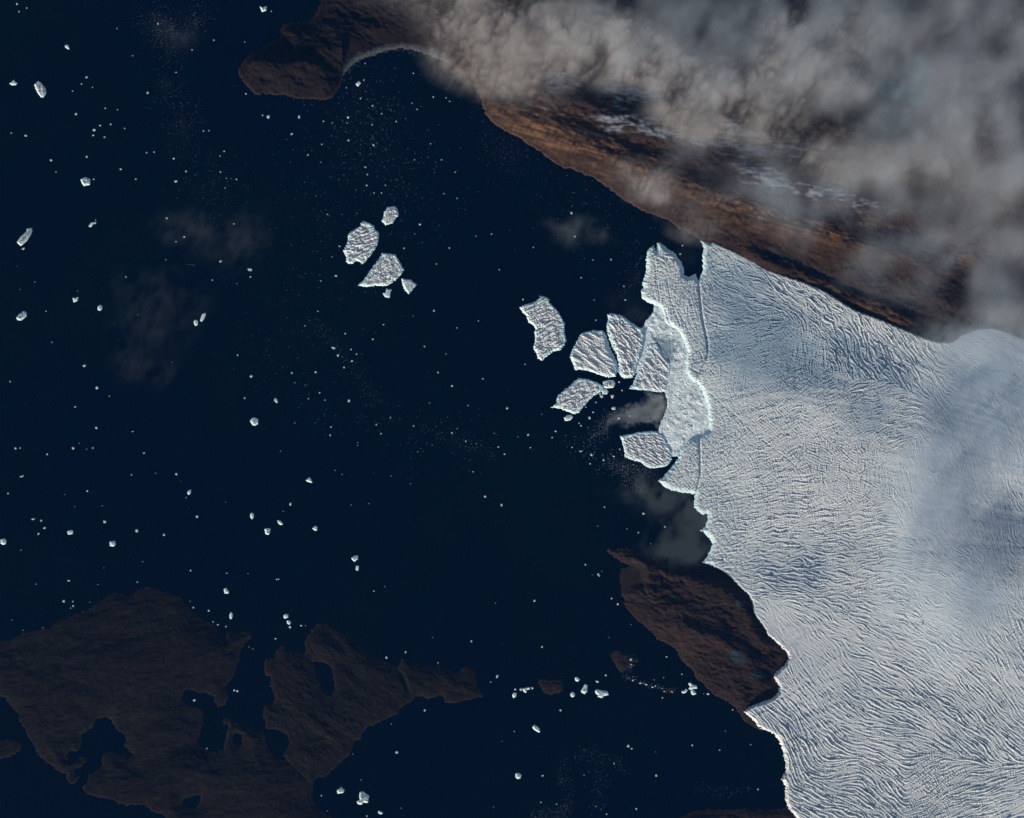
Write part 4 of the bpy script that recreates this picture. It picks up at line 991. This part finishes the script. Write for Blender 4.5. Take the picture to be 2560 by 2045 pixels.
soft = lambda q, e: np.sqrt(q * q + e * e)
crisp = 1 - 0.60 * smooth(1900, 2300, CB.PX)          # the eastern part is a smoother deck
lump = 0.42 + 0.14 * smooth(1950, 2350, CB.PX) + 0.24 * crisp * np.clip(n1, -2, 2) + crisp * (0.27 * (soft(n2, 0.4) - 0.72) + 0.15 * (soft(n3, 0.35) - 0.75))
cov = np.clip(cov, 0, 1)
body = smooth(0.10, 0.95, cov * (1 + 0.55 * (lump - 0.4)))
Tm = 1050 * body * (0.24 + 0.62 * np.clip(lump, 0.0, 1.4) * smooth(0.25, 1.0, cov))
cl = vapour_body('cloud', None, 34.0, 1000.0, (CB, Tm), M_CLOUD, 10.0)
veil = np.zeros(CB.X.shape)
for px, py, rx, ry, a, v in ((1900, 60, 420, 170, 0, .9), (2350, 250, 330, 330, 0, 1.0), (1660, 130, 260, 130, 12, .7), (2250, 620, 330, 130, 18, .55), (2560, 700, 170, 220, 0, .8), (1850, 450, 220, 90, 15, .45), (1650, 480, 130, 60, 10, .4)):
    veil = 1 - (1 - veil) * (1 - v * CB.blob(px, py, rx, ry, a))
Tq = 310 * smooth(0.12, 1.0, veil * (1 + 0.22 * n1)) * np.clip(1 + 0.18 * n1 + 0.10 * n2, 0.3, 1.8)
tag(vapour_body('cloud', None, 34.0, 1900.0, (CB, Tq), M_VEIL, 8.0), 'thin smooth blue grey cloud sheet spreading over the billows', 'cloud')
tag(cl, 'thick billowing grey cloud bank hiding the northern mountains', 'cloud')

# lone wisps over the sea
WISPS = [([(1400, 570, 34, 14, 15, .75), (1480, 572, 46, 22, 25, .95), (1430, 600, 40, 20, 0, .5)], (1340, 520, 1580, 660), 'small torn cloud wisp over the water near the ice tongue', 41),
         ([(490, 560, 26, 24, 0, .9), (420, 570, 34, 30, 0, .7), (520, 620, 60, 40, 30, .5), (590, 600, 40, 40, 0, .5), (640, 580, 40, 60, 0, .45)], (300, 440, 760, 760), 'faint ragged cloud wisp over the western sea', 42),
         ([(400, 790, 60, 70, 30, .5), (320, 740, 60, 50, 0, .38), (340, 900, 60, 45, 20, .45), (380, 930, 50, 25, 15, .5), (450, 750, 60, 60, 0, .35)], (230, 660, 560, 1000), 'broad very faint cloud veil over the western sea', 43),
         ([(1590, 1240, 70, 26, 10, .7), (1690, 1240, 60, 30, 20, .9), (1700, 1330, 60, 50, 30, .95), (1745, 1290, 40, 40, 0, .8), (1670, 1380, 60, 30, 10, .7), (1720, 1375, 50, 25, 0, .9), (1610, 1200, 30, 30, 0, .5)], (1480, 1130, 1840, 1450),
          'dark grey sea smoke under the ice cliff north of the striped peninsula', 44),
         ([(1590, 790, 50, 26, 20, .5), (1560, 740, 40, 20, 0, .3), (1690, 640, 40, 35, 0, .55), (1590, 690, 18, 30, 0, .4)], (1480, 580, 1760, 860), 'thin grey mist beside the ice tongue', 45),
         ([(420, 80, 50, 24, 30, .6), (450, 100, 30, 18, 0, .6), (410, 208, 16, 14, 0, .7), (445, 330, 20, 50, -10, .5)], (320, 30, 560, 440), 'faint streaky cloud wisp above drifting ice specks in the far west', 46)]
for blobs, box, lab, sd_ in WISPS:
    gw = Grid(*box, 22.0)
    cv = sum(v * gw.blob(px, py, rx * (1.25 if sd_ in (41, 44, 45) else 1.6), ry * (1.25 if sd_ in (41, 44, 45) else 1.6), a) for px, py, rx, ry, a, v in blobs)
    nn = 0.85 * gw.noise(240, 1800, 2.4, 62, 1.5, sd_) + 0.16 * gw.noise(80, 420, 1.8, 62, 1.6, sd_ + 100)
    low = sd_ in (44, 45)
    Tw = {41: 130, 44: 84, 45: 70}.get(sd_, 36) * smooth(0.0, 2.0, cv * np.clip(1 + 0.40 * nn, 0.1, 2))
    o = vapour_body('mist' if low else 'cloud', None, 22.0, 60.0 if low else 900.0, (gw, Tw), M_SMOKE if low or sd_ == 41 else M_MIST, 1.0)
    if low: tag(o, lab, kind='stuff')
    else: tag(o, lab, 'cloud', 'small cloud wisps over the sea')

# veil of thin cloud on the upper glacier
GV = Grid(1850, 640, 2700, 1800, 44.0)
cv = np.zeros(GV.X.shape)
for px, py, rx, ry, a, v in ((2340, 1240, 150, 260, 10, .85), (2480, 980, 170, 170, 0, .7), (2560, 820, 140, 90, 0, .7), (2300, 1480, 160, 110, 20, .55), (2380, 1640, 110, 90, 20, .5), (2570, 1250, 70, 200, 0, .45),
                             (2480, 1500, 120, 90, 0, .5), (2420, 860, 130, 60, 10, .6), (2560, 1750, 90, 120, 0, .4), (2120, 1000, 80, 60, 0, .25)):
    cv += v * GV.blob(px, py, rx, ry, a)
nn = 0.6 * GV.noise(500, 4000, 2.6, 60, 1.6, 451) + 0.25 * GV.noise(150, 700, 2.0, 60, 1.6, 452)
Tv = 420 * smooth(0.1, 1.5, cv * np.clip(1 + 0.4 * nn, 0.2, 1.8))
tag(vapour_body('mist', None, 44.0, 620.0, (GV, Tv), M_MIST, 6.0), 'thin veil of blue grey cloud lying over the upper glacier', kind='stuff')

# ---------------------------------------------------------------- the air itself: thin even blue haze round camera and scene
X_, Y_, Z0, Z1 = 424000.0, 424000.0, -160.0, CAM_H + 1500.0
hv = np.array([(-X_, -Y_, Z0), (X_, -Y_, Z0), (X_, Y_, Z0), (-X_, Y_, Z0), (-X_, -Y_, Z1), (X_, -Y_, Z1), (X_, Y_, Z1), (-X_, Y_, Z1)])
hq = np.array([(0, 3, 2, 1), (4, 5, 6, 7), (0, 1, 5, 4), (1, 2, 6, 5), (2, 3, 7, 6), (3, 0, 4, 7)])
hz = mesh_obj('haze', hv, hq, vapour('blue_air', 3.9e-7, (0.05, 0.32, 1.0), 0.0), smooth_shade=False)
hz['kind'] = 'stuff'
